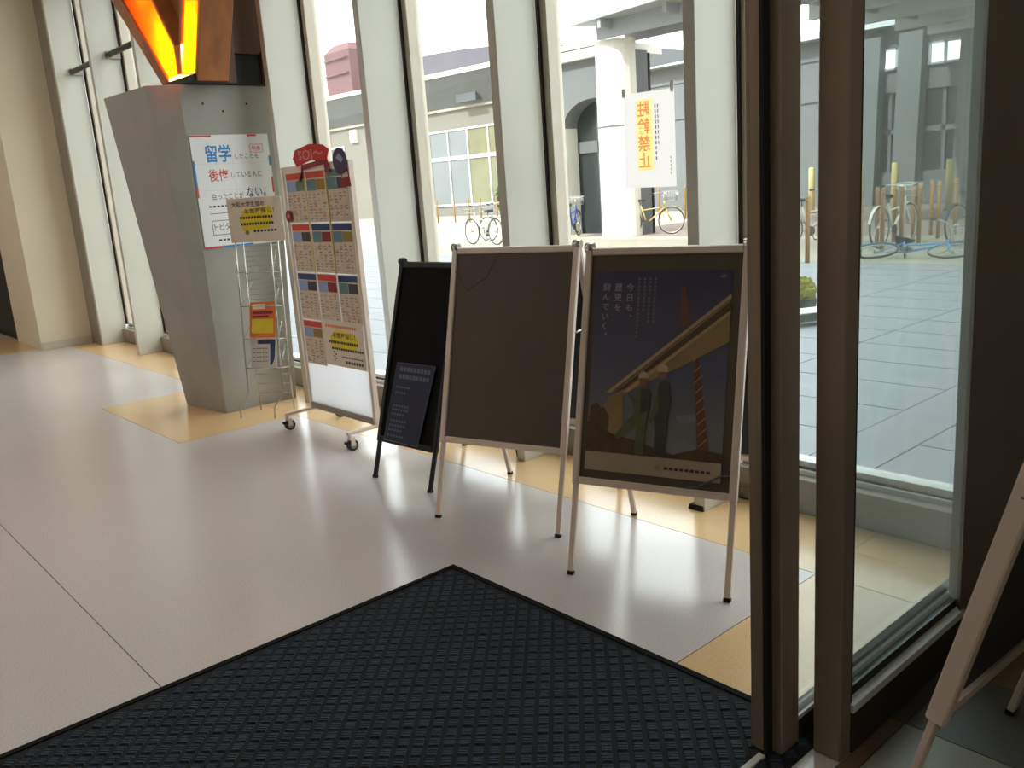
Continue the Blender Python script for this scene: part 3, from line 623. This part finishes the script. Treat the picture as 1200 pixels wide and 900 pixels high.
# workers
pp('worker_left', [(.255, .75), (.235, .70), (.21, .72), (.205, .715), (.235, .675), (.24, .64), (.20, .60), (.165, .55), (.18, .54), (.225, .575), (.255, .60), (.25, .53), (.25, .49), (.285, .49), (.285, .55), (.29, .62), (.30, .69), (.29, .73), (.28, .75)], 'worker_green', .0094)
pp('worker_left_vest', [(.262, .735), (.295, .735), (.30, .66), (.265, .64)], 'worker_dark', .0100)
pp('worker_right', [(.335, .765), (.325, .70), (.32, .62), (.325, .58), (.325, .49), (.37, .49), (.37, .58), (.375, .66), (.382, .70), (.372, .75), (.36, .77)], 'worker_dark', .0096)
pp('worker_right_arm', [(.33, .75), (.318, .68), (.30, .62), (.31, .61), (.335, .66)], 'worker_green', .0102)
for c_ in ((.270, .766), (.344, .792)): MB(lambda x, y, z: P(x, y, z)).disc(c_, .017, .0094, .0106, 14).build('face', 'skin', po)
pp('helmet', [(.25, .775), (.252, .79), (.268, .803), (.285, .795), (.29, .777)], 'helmet', .0112); pp('helmet', [(.322, .802), (.325, .82), (.343, .833), (.362, .824), (.366, .804)], 'helmet', .0112)
pp('footer_band', [(.05, .415), (.583, .415), (.583, .486), (.05, .486)], 'footer', .0106)
t = MB(P)
for k in range(9): t.box(.37 + k * .02, .384 + k * .02, .0106, .0111, .443, .453)
t.build('fine_print', 'p_ink', po); MB(P).disc((.345, .448), .011, .0106, .0111, 12).build('logo', 'sill_taupe', po)
lettering('lettering', '今日も、', P, .178, .985, .030, .155, .0066, 'poster_ink', po, vertical=True, bold=.01)
lettering('lettering', '歴史を', P, .130, 1.025, .030, .115, .0066, 'poster_ink', po, vertical=True, bold=.01)
lettering('lettering', '刻んでいく。', P, .080, .915, .030, .225, .0066, 'poster_ink', po, vertical=True, bold=.01)
t = MB(P)
for c_, (u, n_) in enumerate(((.225, 16), (.247, 9), (.268, 12), (.289, 12))):
    for k in range(n_): t.box(u, u + .007, .006, .0065, 1.145 - k * .0145, 1.145 - k * .0145 + .009)
t.poly([(.535, 1.155), (.55, 1.165), (.565, 1.158), (.55, 1.15)], .006, .0066)
t.build('fine_print', 'sky_low', po)
MB(P).tube([(.455, .010, .385), (.50, .012, .392), (.54, .014, .415), (.58, .014, .44), (.615, .012, .445)], .0035, 6).build('loose_film', 'lead', A3)

# blue leaflet on the black board
o = thing('blue_leaflet', (-3.944, 2.379, 0), 'dark blue information leaflet taped askew on the black A-board', 'leaflet', A1.rotation_euler.z)
q = [(.065, .215), (.335, .215), (.395, .635), (.095, .632)]
MB(F1).poly(q, .0150, .0160).build('sheet', 'night_blue', o)
ed = MB(F1)
for i in range(4):
    a = q[i]; b_ = q[(i + 1) % 4]; ed.tube([(a[0], .0165, a[1]), (b_[0], .0165, b_[1])], .002, 5)
ed.build('edge_line', 'lead', o)
t = MB(F1)
def bar(u0, u1, v, h_): t.poly([(u0 + (v - .2) * .09, v), (u1 + (v - .2) * .09, v), (u1 + (v - .2) * .09, v + h_), (u0 + (v - .2) * .09, v + h_)], .016, .0166)
for k in range(9): bar(.09 + k * .027, .11 + k * .027, .59, .022)
for k in range(9): bar(.09 + k * .027, .11 + k * .027, .55, .022)
for v, n_ in ((.50, 5), (.47, 4), (.40, 6), (.38, 6), (.355, 5), (.32, 6), (.295, 6), (.27, 5), (.24, 6)):
    for k in range(n_): bar(.085 + k * .022, .10 + k * .022, v, .010)
t.build('fine_print', 'lead', o)

# black rubber blocks by the sill
for x, y, lb in ((-2.31, 3.06, 'small black rubber block on the tan floor strip behind the poster A-board'),):
    o = thing('rubber_block', (x, y, 0), lb, 'rubber block'); MB().hexa([(-.04, -.02, 0), (.04, -.02, 0), (.04, .02, 0), (-.04, .02, 0)], [(-.035, -.015, .022), (.035, -.015, .022), (.035, .015, .022), (-.035, .015, .022)]).build('block', 'rubber_black', o)
    MB().tube([(-.015, 0, .02), (-.015, 0, .028), (.015, 0, .028), (.015, 0, .02)], .004, 5).build('grip', 'gasket', o)

# ------------------------------------------------------------------ hanging sign on the window glass (reads from outside)
ws = thing('no_parking_sign', (-2.975, 3.418, 1.425), 'white paper sign with orange characters on a yellow strip, taped to the window pane', 'sign')
fw_ = lambda u, d, v: (u, -d, v)
MB(fw_).poly([(0, .005), (.315, 0), (.315, .445), (.008, .45)], 0, .0006).build('sheet', 'thin_paper', ws)
MB(fw_).box(.083, .183, .0006, .0012, .085, .415).build('yellow_strip', 'thin_yellow', ws)
fm = lambda u, d, v: (.266 - u, -d, v)     # mirrored: print shows through from the outside
lettering('lettering', '駐輪禁止', fm, .093, .093, .085, .32, .0018, 'thin_orange', ws, vertical=True, bold=.015)
t = MB(fw_)
for k in range(11): t.box(.198, .205, .002, .0026, .37 - k * .024, .385 - k * .024)
for k in range(8): t.box(.215, .220, .002, .0026, .37 - k * .024, .385 - k * .024)
for k in range(5): t.box(.285, .289, .002, .0026, .06 + k * .018, .07 + k * .018)
t.build('fine_print', 'sky_low', ws)
MB(fw_).box(.0, .02, .002, .004, .435, .475).box(.295, .315, .002, .004, .43, .48).build('tape', 'paper_white', ws)

# ================================================================== OUTSIDE
gd = struct('ground', MB().box(-70, 30, 3.45, 60, -.3, -.012), 'paving_joint')
def gpatch(name, x0, x1, y0, y1, m): return MB().box(x0, x1, y0, y1, -.012, 0).build(name, m, gd)
proto = MB().box(.006, 1.194, .006, .594, -.012, 0).build('paving_slab', 'paving', gd); proto.location = (-2.31 - 1.2 * 13, 3.60, 0)
for i in range(14):
    for j in range(15):
        if i == 0 and j == 0: continue
        c = proto.copy(); COL.objects.link(c); c.parent = gd; c.location = (-2.31 - 1.2 * (13 - i) + (0.35 if i == 13 else 0), 3.30 + .6 * j + .0, 0)
        if j == 0: c.location.y = 3.62 - .32 + .0; 
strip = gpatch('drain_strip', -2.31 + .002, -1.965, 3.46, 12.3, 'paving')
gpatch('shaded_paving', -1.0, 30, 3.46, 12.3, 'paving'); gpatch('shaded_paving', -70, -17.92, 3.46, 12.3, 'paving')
gpatch('sun_tone_paving', -70, 30, 12.31, 16.6, 'paving_sun_tone'); gpatch('brown_paving', -16.2, 30, 16.61, 27, 'paving_brown'); gpatch('sun_tone_paving', -70, -16.21, 16.61, 40, 'paving_sun_tone')  # sun edge and canopy shade line drawn by changing the patch colour

# far wing with large windows (plane y=28)
fb = thing('far_building', (-38, 28, 0), 'low far building with white-framed windows, wide eaves and a curved grey roof', 'building')
q = lambda x, y, z: (x + 38, y - 28, z)
MB(q).box(-60, -24.5, 28.25, 34, 0, 5.2).build('wall', 'ext_wall', fb)
MB(q).hexa([(-60, 28.2, 5.15), (-24.5, 28.2, 5.15), (-24.5, 34, 5.15), (-60, 34, 5.15)], [(-60, 26.9, 6.75), (-24.5, 26.9, 6.45), (-24.5, 34, 6.45), (-60, 34, 6.75)]).build('fascia', 'ext_grey', fb)
MB(q).hexa([(-60, 26.8, 6.75), (-24.5, 26.8, 6.45), (-24.5, 34, 6.45), (-60, 34, 6.75)], [(-60, 26.8, 6.95), (-24.5, 26.8, 6.65), (-24.5, 34, 6.65), (-60, 34, 6.95)]).build('eave_edge', 'ext_white', fb)
rf = []
for k in range(10):
    x = -43 + k * 1.9; z = 8.15 - max(0, x + 40) ** 2 * .0075; rf.append((x, z))
r_ = MB(q)
for (xa, za), (xb, zb) in zip(rf[:-1], rf[1:]): r_.hexa([(xa, 29, 6.5), (xb, 29, 6.5), (xb, 33.5, 6.5), (xa, 33.5, 6.5)], [(xa, 29, za), (xb, 29, zb), (xb, 33.5, zb), (xa, 33.5, za)])
r_.build('curved_roof', 'roof_purple', fb)
MB(q).box(-60, -24.5, 28.1, 28.3, 5.12, 5.24).build('gutter_line', 'sill_taupe', fb)
def ext_window(par, x0, x1, z0, ztr, z1, y, n, gl, name='window', fm_='steel_white', tr_=True, qq=None, t=.09):
    qq = qq or q
    m_ = MB(qq).box(x0 - t, x1 + t, y - .08, y, z1, z1 + t).box(x0 - t, x1 + t, y - .08, y, z0 - t, z0)
    for k in range(n + 1):
        x = x0 + (x1 - x0) * k / n; m_.box(x - t / 2, x + t / 2, y - .08, y, z0, z1)
    if tr_: m_.box(x0, x1, y - .09, y, ztr - t, ztr + t)
    f_ = m_.build(name, fm_, par)
    for k in range(n):
        a = x0 + (x1 - x0) * k / n; b_ = x0 + (x1 - x0) * (k + 1) / n
        MB(qq).box(a + t / 2, b_ - t / 2, y - .03, y - .01, z0, z1).build('pane', gl[k % len(gl)], f_)
    return f_
ext_window(fb, -37.7, -29.9, .6, 2.85, 4.15, 28.25, 5, ['ext_glass_pale', 'ext_glass_pale', 'ext_glass_reflection', 'ext_glass_reflection', 'ext_glass_pale'])  # olive panes carry a yellow reflection painted into the glass colour
ext_window(fb, -47.6, -46, 3.0, 3.6, 4.1, 28.25, 2, ['ext_glass'], tr_=False)
MB(q).box(-45.1, -44.4, 28.1, 28.25, 4.3, 5.0).build('wall_lamp', 'ext_white', fb)
MB(q).box(-34.5, -33.0, 27.6, 28.1, 5.35, 5.9).build('roof_duct', 'ext_grey_dk', fb)
MB(q).box(-48.5, -47.6, 27.1, 28.2, 5.2, 7.0).build('eave_bracket', 'ext_white', fb)
tk = thing('water_tank', (-44.6, 28.1, 6.92), 'dull red roof tank on the far building', 'tank')
MB().hexa([(-1.0, -.8, 0), (1.6, -.8, 0), (1.6, .8, 0), (-1.0, .8, 0)], [(-1.0, -.8, 2.2), (1.6, -.8, 2.2), (1.6, .8, 2.2), (-1.0, .8, 2.2)]).hexa([(-1.0, -.8, 2.2), (1.6, -.8, 2.2), (1.6, .8, 2.2), (-1.0, .8, 2.2)], [(-.4, -.5, 2.6), (1.2, -.5, 2.6), (1.2, .5, 2.6), (-.4, .5, 2.6)]).build('tank_body', 'tank_red', tk)
MB().tube([(-.9, -.9, 1.0), (1.5, -.9, 1.0)], .05, 6).tube([(-.9, -.9, 1.8), (1.5, -.9, 1.8)], .05, 6).build('tank_band', 'tank_red', tk)

# arcade building: arch front (y=17) and glazed back wall (y=27)
ab = thing('arcade_building', (-15, 17, 0), 'grey arcade building with an arched bay and dark glazed openings across the courtyard', 'building')
qa = lambda x, y, z: (x + 15, y - 17, z)
arch = [(-16.85, 0), (-16.85, 2.75)] + [(-16.85 + 1.0 * (1 - math.cos(a)), 2.75 + .65 * math.sin(a)) for a in [math.pi / 2 * k / 7 for k in range(1, 8)]] + [(-14.75, 3.4), (-14.75, 0)]
# front wall pieces around the opening
MB(qa).box(-17.35, -16.85, 17, 17.5, 0, 2.75).build('white_pier', 'ext_white', ab)
w_ = MB(qa)
top = 4.35
for (xa, za), (xb, zb) in zip(arch[1:-2], arch[2:-1]): w_.hexa([(xa, 17, za), (xb, 17, zb), (xb, 17.5, zb), (xa, 17.5, za)], [(xa, 17, top), (xb, 17, top), (xb, 17.5, top), (xa, 17.5, top)])
w_.box(-17.35, -16.85, 17, 17.5, 2.75, top).box(-14.75, -14.4, 17, 17.5, 0, top)
w_.build('arch_wall', 'ext_grey', ab)
MB(qa).box(-17.5, -14.75, 16.8, 18.5, top, top + .22).build('eave_edge', 'ext_white', ab)
MB(qa).box(-17.35, -14.4, 17.55, 17.6, 0, 2.1).box(-17.35, -14.4, 17.55, 17.6, 2.4, 4.3).build('dark_glazing', 'ext_glass', ab)
MB(qa).box(-17.35, -14.4, 17.48, 17.56, 2.1, 2.4).box(-16.12, -16.02, 17.48, 17.56, 0, 3.4).build('glazing_bar', 'ext_grey', ab)
# back wall
MB(qa).box(-24.4, 8, 27, 27.4, 0, .98).box(-24.4, 8, 27, 27.4, 3.3, 3.95).box(-24.4, 8, 27, 27.4, 4.55, 5.15).box(-24.4, -14.0, 27.05, 27.4, .98, 4.55).build('back_wall', 'ext_grey', ab)
MB(qa).box(-14.0, 8, 27.2, 27.25, .98, 3.3).build('dark_glazing', 'ext_glass', ab)
for k, x in enumerate((-13.6, -12.35, -10.6, -8.7, -6.9, -5.1)):
    MB(qa).hexa([(x - .35, 26.6, 0), (x + .35, 26.6, 0), (x + .35, 27, 0), (x - .35, 27, 0)], [(x - .2, 26.6, 4.9), (x + .5, 26.6, 4.9), (x + .5, 27, 4.9), (x - .2, 27, 4.9)]).build('pilaster', 'ext_grey', ab)
for x0, x1 in ((-14.9, -13.9), (-13.3, -12.2), (-11.8, -10.9), (-10.2, -9.3), (-8.4, -7.2)):
    m_ = MB(qa).box(x0, x1, 26.9, 26.98, 3.95, 4.0).box(x0, x1, 26.9, 26.98, 4.5, 4.55)
    for k in range(3): xx = x0 + (x1 - x0) * k / 2; m_.box(xx - .04, xx + .04, 26.9, 26.98, 3.95, 4.55)
    f_ = m_.build('clerestory_window', 'steel_white', ab)
for x in (-13.0, -11.4, -9.6, -7.8): MB(qa).box(x - .05, x + .05, 27.1, 27.2, .98, 3.3).build('glazing_bar', 'ext_grey', ab)
MB(qa).box(-14.0, 8, 27.1, 27.2, 2.1, 2.25).build('glazing_bar', 'ext_grey', ab)
MB(qa).hexa([(-24.4, 26.5, 5.15), (-8, 26.5, 5.15), (-8, 29, 5.15), (-24.4, 29, 5.15)], [(-22, 27.5, 5.35), (-9, 27.5, 5.6), (-9, 29, 5.6), (-22, 29, 5.35)]).build('roof', 'canopy_grey', ab)

# canopy and its column
cn = thing('canopy', (-15.6, 16, 0), 'flat white steel canopy over the courtyard walkway with a round white column', 'canopy')
qc = lambda x, y, z: (x + 15.6, y - 16, z)
MB(qc).hexa([(-15.6, 16.1, 5.0), (-11.5, 15.5, 5.0), (-11.0, 17.6, 5.0), (-14.8, 18.0, 5.0)], [(-15.6, 16.1, 5.1), (-11.5, 15.5, 5.1), (-11.0, 17.6, 5.1), (-14.8, 18.0, 5.1)]).box(-11.5, 8, 15.5, 26.4, 5.0, 5.1).build('roof_sheet', 'canopy_grey', cn)
for y in (16.4, 17.4): MB(qc).box(-15.0, 8, y, y + .12, 4.62, 5.0).build('long_beam', 'canopy_grey', cn)
for y in (19.5, 21.6, 23.7, 25.6): MB(qc).box(-11.3, 8, y, y + .18, 4.62, 5.0).build('long_beam', 'steel_white', cn)
for k in range(9): MB(qc).box(-14.6 + k * 1.9, -14.5 + k * 1.9, 16.0, 17.6 if k < 2 else 26.3, 4.8, 5.0).build('cross_beam', 'canopy_grey', cn)
seg = 24; cc = MB(qc)
cc.hexa([(-14.92 + .56 * math.cos(2 * math.pi * k / seg), 16.95 + .42 * math.sin(2 * math.pi * k / seg), 0) for k in range(seg)], [(-14.92 + .54 * math.cos(2 * math.pi * k / seg), 16.95 + .42 * math.sin(2 * math.pi * k / seg), 4.62) for k in range(seg)])
cc.build('column', 'ext_white', cn)
MB(qc).hexa([(-14.92 + .57 * math.cos(2 * math.pi * k / seg), 16.95 + .43 * math.sin(2 * math.pi * k / seg), 2.62) for k in range(seg)], [(-14.92 + .57 * math.cos(2 * math.pi * k / seg), 16.95 + .43 * math.sin(2 * math.pi * k / seg), 2.66) for k in range(seg)]).build('column_joint', 'ext_grey', cn)

# bollards
pz = MB(); pz.tube([(0, 0, 0), (0, 0, .97), (0, 0, 1.0)], [.035, .035, .025], 10)
B0 = pz.build('bollard', 'amber_post'); MB().tube([(0, 0, .90), (0, 0, .94)], .037, 10).build('reflector_band', 'amber_post', B0)
NEAR = [(-6.69, 13.07), (-6.71, 13.83), (-6.72, 14.51), (-6.75, 15.23), (-6.8, 16.1), (-6.88, 17.0)]
SEC = [(-7.06, 12.18), (-7.12, 14.48), (-7.25, 15.37), (-7.28, 16.17), (-7.25, 16.85)]
MID = [(-20.73, 22.4), (-19.95, 22.26), (-18.9, 22.9), (-18.3, 22.6), (-17.2, 22.5)]
FAR = [(-31.0, 23.3), (-29.8, 23.3), (-28.7, 23.2), (-27.7, 23.0), (-26.6, 22.9), (-25.6, 22.6)]
FARL = [(-36.5, 21.5), (-35.2, 21.8), (-34, 22)]
def place(lst, lbl, grp, first=False):
    for i, (x, y) in enumerate(lst):
        o = B0 if (first and i == 0) else dup(B0)
        o.location = (x, y, 0); tag(o, lbl[i] if isinstance(lbl, list) else lbl, 'bollard', grp)
on = ['first', 'second', 'third', 'fourth', 'fifth', 'last']
place(NEAR, ['amber bollard seen through the sidelight glass, %s from the left in the front row' % s_ for s_ in on], 'amber bollards in the front row', True)
place(SEC, ['slender amber bollard seen in the gap between the two door stiles'] + ['amber bollard in the second row behind the sidelight glass, %s from the left' % s_ for s_ in on[:4]], 'amber bollards in the second row')
place(MID, ['amber bollard in the bay with the hanging sign, %s from the left' % s_ for s_ in on[:5]], 'amber bollards beside the white canopy column')
place(FAR, ['far amber bollard before the window wall, %s from the left' % s_ for s_ in on], 'far amber bollards before the window wall')
place(FARL, ['far amber bollard right of the notice board, %s from the left' % s_ for s_ in on[:3]], 'far amber bollards right of the notice board')
pz = MB(); pz.tube([(0, 0, 0), (0, 0, 1.25), (0, 0, 1.3)], [.09, .09, .07], 12)
for i, ((x, y), lb) in enumerate(zip([(-13.73, 23.9), (-12.1, 23.6), (-10.95, 23.2), (-9.85, 23.9)], ['pale yellow thick post seen between the door stiles', 'pale yellow thick post at the left edge of the sidelight glass', 'pale yellow thick post left of the white bicycle', 'pale yellow thick post at the right of the sidelight glass'])):
    o = pz.build('thick_post', 'pale_post') if i == 0 else dup(P0)
    if i == 0: P0 = o; MB().tube([(0, 0, 0), (0, 0, .04)], .12, 12).build('base_plate', 'ext_grey', o)
    o.location = (x, y, 0); tag(o, lb, 'post', 'pale yellow posts in the arcade')

# bicycles
def ring(r, tr, seg=28, sub=6, cx=0, cz=0, y=0):
    m_ = MB(); m_.tube([(cx + r * math.cos(2 * math.pi * k / seg), y, cz + r * math.sin(2 * math.pi * k / seg)) for k in range(seg)], tr, sub, closed=True); return m_
def bicycle(loc, rz, col, label, basket=True, tilt=0, r=.325, group=None):
    o = thing('bicycle', loc, label, 'bicycle', rz, group); o.rotation_euler = (tilt, 0, rz)
    for x in (-.53, .53):
        wh = ring(r - .028, .009, cx=x, cz=r).build('wheel', 'bike_silver', o)
        ring(r - .012, .016, cx=x, cz=r).build('tyre', 'tyre', wh)
        sp = MB()
        for k in range(12):
            a = 2 * math.pi * k / 12; sp.tube([(x, .015 * (-1) ** k, r), (x + (r - .03) * math.cos(a), 0, r + (r - .03) * math.sin(a))], .002, 3)
        sp.tube([(x, -.04, r), (x, .04, r)], .02, 8); sp.build('spokes', 'bike_silver', wh)
    bb = (-.08, 0, .28); st = (-.22, 0, .72); hd = (.36, 0, .80); hb = (.40, 0, .66)
    MB().tube([bb, st], .016, 8).tube([bb, hb], .02, 8).tube([st, (-.22, 0, .72)], .016, 8).tube([(-.17, 0, .60), hb], .014, 8).tube([hd, hb], .02, 8).tube([bb, (-.53, .03, r)], .010, 6).tube([st, (-.53, .03, r)], .009, 6).build('frame', col, o)
    MB().tube([hb, (.46, .04, .45), (.53, .04, r)], .012, 6).tube([hb, (.46, -.04, .45), (.53, -.04, r)], .012, 6).build('fork', col, o)
    MB().tube([hd, (.35, 0, .96)], .012, 6).tube([(.18, .27, .99), (.30, .22, 1.0), (.36, .1, .98), (.36, -.1, .98), (.30, -.22, 1.0), (.18, -.27, .99)], .011, 6).build('handlebar', 'bike_silver', o)
    MB().tube([(.18, .27, .99), (.08, .28, .98)], .017, 8).tube([(.18, -.27, .99), (.08, -.28, .98)], .017, 8).build('grips', 'tyre', o)
    MB().hexa([(-.37, -.09, .80), (-.37, .09, .80), (-.10, .02, .81), (-.10, -.02, .81)], [(-.36, -.08, .87), (-.36, .08, .87), (-.09, .015, .85), (-.09, -.015, .85)]).tube([st, (-.235, 0, .80)], .013, 6).build('saddle', 'tyre', o, .01)
    for x, a0, a1 in ((-.53, .3, 2.9), (.53, .6, 2.4)):
        n_ = 10; pts = [(x + (r + .02) * math.cos(a0 + (a1 - a0) * k / n_), r + (r + .02) * math.sin(a0 + (a1 - a0) * k / n_)) for k in range(n_ + 1)]
        f_ = MB()
        for (xa, za), (xb, zb) in zip(pts[:-1], pts[1:]): f_.hexa([(xa, -.025, za), (xb, -.025, zb), (xb, .025, zb), (xa, .025, za)], [(xa, -.025, za + .004), (xb, -.025, zb + .004), (xb, .025, zb + .004), (xa, .025, za + .004)])
        f_.build('mudguard', col, o)
    MB(lambda x, y, z: (x, y, z)).disc((-.08, .28), .085, -.05, -.04, 18).tube([(-.08, -.06, .28), (-.02, -.06, .13)], .009, 5).tube([(-.08, .06, .28), (-.14, .06, .43)], .009, 5).tube([(-.14, .06, .43), (-.14, .14, .43)], .014, 6).tube([(-.02, -.06, .13), (-.02, -.14, .13)], .014, 6).build('crankset', 'bike_dark', o)
    MB().tube([(-.53, .06, r), (-.60, .08, .02), (-.60, -.08, .02), (-.53, -.06, r)], .008, 5).build('kickstand', 'bike_silver', o)
    if basket:
        b_ = MB()
        for k in range(7):
            yy = -.15 + k * .05; b_.tube([(.42, yy * .8, .80), (.40, yy, 1.02)], .003, 3).tube([(.66, yy * .8, .80), (.70, yy, 1.02)], .003, 3).tube([(.42, yy * .8, .80), (.66, yy * .8, .80)], .003, 3)
        for k in range(6):
            xx = .41 + k * .055
            for s_ in (-1, 1): b_.tube([(xx, s_ * .13, .80), (xx, s_ * .16, 1.02)], .003, 3)
        for zz, hx in ((.80, 0), (.9, .5), (1.02, 1)):
            y_ = .13 + .03 * hx; b_.tube([(.42 - .02 * hx, -y_, zz), (.66 + .04 * hx, -y_, zz), (.66 + .04 * hx, y_, zz), (.42 - .02 * hx, y_, zz)], .005, 4, closed=True)
        b_.build('basket', 'bike_silver', o)
    return o
bicycle((-17.35, 14.45, 0), math.radians(175), 'bike_white', 'white bicycle with a basket parked before the far window wall, nearer of two')
bicycle((-17.6, 15.35, 0), math.radians(190), 'bike_silver', 'silver bicycle behind the white one, before the far window wall')
bicycle((-16.2, 16.5, 0), math.radians(120), 'bike_blue', 'blue bicycle parked in the arched bay left of the white column')
bicycle((-14.15, 17.1, 0), math.radians(25), 'bike_yellow', 'pale yellow bicycle parked below the hanging sign, right of the white column')
bicycle((-8.35, 14.6, 0), math.radians(60), 'bike_silver', 'silver bicycle seen between the two door stiles')
bicycle((-6.99, 14.83, 0), math.radians(90), 'bike_white', 'bright white bicycle standing among the amber bollards', True, 0, .34)
bicycle((-5.75, 12.6, .05), math.radians(10), 'bike_sky', 'sky-blue bicycle lying on its side on the paving', True, math.radians(-78))
bicycle((-5.9, 15.4, 0), math.radians(80), 'bike_dark', 'dark bicycle standing behind the fallen sky-blue bicycle')

# bench and planter seen between the door stiles
o = thing('low_bench', (-4.4, 7.3, 0), 'low dark bench with a pale top edge seen between the door stiles', 'bench', math.radians(62))
MB().box(-.45, .45, -.12, .12, .05, .13).build('seat', 'plant_dark', o, .01); MB().box(-.45, .45, -.12, .12, .13, .142).build('top_edge', 'alu_bright', o)
for x in (-.38, .38): MB().box(x - .03, x + .03, -.09, .09, 0, .05).build('leg', 'rubber_black', o)
o = thing('planter', (-4.72, 7.98, 0), 'round dark green planter with a clipped yellow-green plant beyond the bench', 'planter')
MB().hexa([(.15 * math.cos(k * .3927), .15 * math.sin(k * .3927), 0) for k in range(16)], [(.18 * math.cos(k * .3927), .18 * math.sin(k * .3927), .15) for k in range(16)]).build('pot', 'plant_dark', o)
def foliage(n, rx, rz, cz, m, par, seed, sz=.03):
    rg = random.Random(seed); f_ = MB()
    for _ in range(n):
        a = rg.uniform(0, 6.283); b_ = rg.uniform(-1.2, 1.57); rr = rg.uniform(.75, 1); c = Vector((rx * rr * math.cos(a) * math.cos(b_), rx * rr * math.sin(a) * math.cos(b_), cz + rz * rr * math.sin(b_)))
        d = Vector((rg.uniform(-1, 1), rg.uniform(-1, 1), rg.uniform(-.2, 1))).normalized(); e_ = d.orthogonal().normalized()
        nn_ = len(f_.v); f_.v += [tuple(c - e_ * sz), tuple(c + d * sz * 1.6), tuple(c + e_ * sz), tuple(c - d * sz)]; f_.fc.append([nn_, nn_ + 1, nn_ + 2, nn_ + 3]); f_.smooth.append(False)
    o2 = f_.build('foliage', m, par); o2['kind'] = 'stuff'; return o2
foliage(500, .17, .13, .23, 'leaf_yellow', o, 3)
o = thing('shrub', (-26.6, 23.6, 0), 'green shrub before the far window with the painted yellow reflection', 'shrub')
MB().tube([(0, 0, 0), (.02, 0, .5), (0, .03, 1.0)], [.05, .04, .02], 6).build('stem', 'wood_dark', o); foliage(700, .55, .75, .85, 'leaf', o, 5, .07)

# orange frame outside the far-left window
o = thing('orange_barrier', (-12.36, 4.1, 0), 'orange tubular barrier outside the far-left window', 'barrier')
MB().tube([(-.16, 0, 0), (-.02, 0, .95), (.06, 0, .95), (.20, 0, 0)], .02, 8).build('end_frame', 'orange_frame', o)
MB().tube([(-.16, .7, 0), (-.02, .7, .95), (.06, .7, .95), (.20, .7, 0)], .02, 8).build('end_frame', 'orange_frame', o)
for z in (.35, .66, .93): MB().tube([(0, 0, z), (0, .7, z)], .018, 8).build('cross_bar', 'orange_frame', o)
MB().tube([(-.10, 0, .40), (.14, 0, .40)], .016, 8).tube([(-.05, 0, .74), (.09, 0, .74)], .016, 8).build('end_bar', 'orange_frame', o)
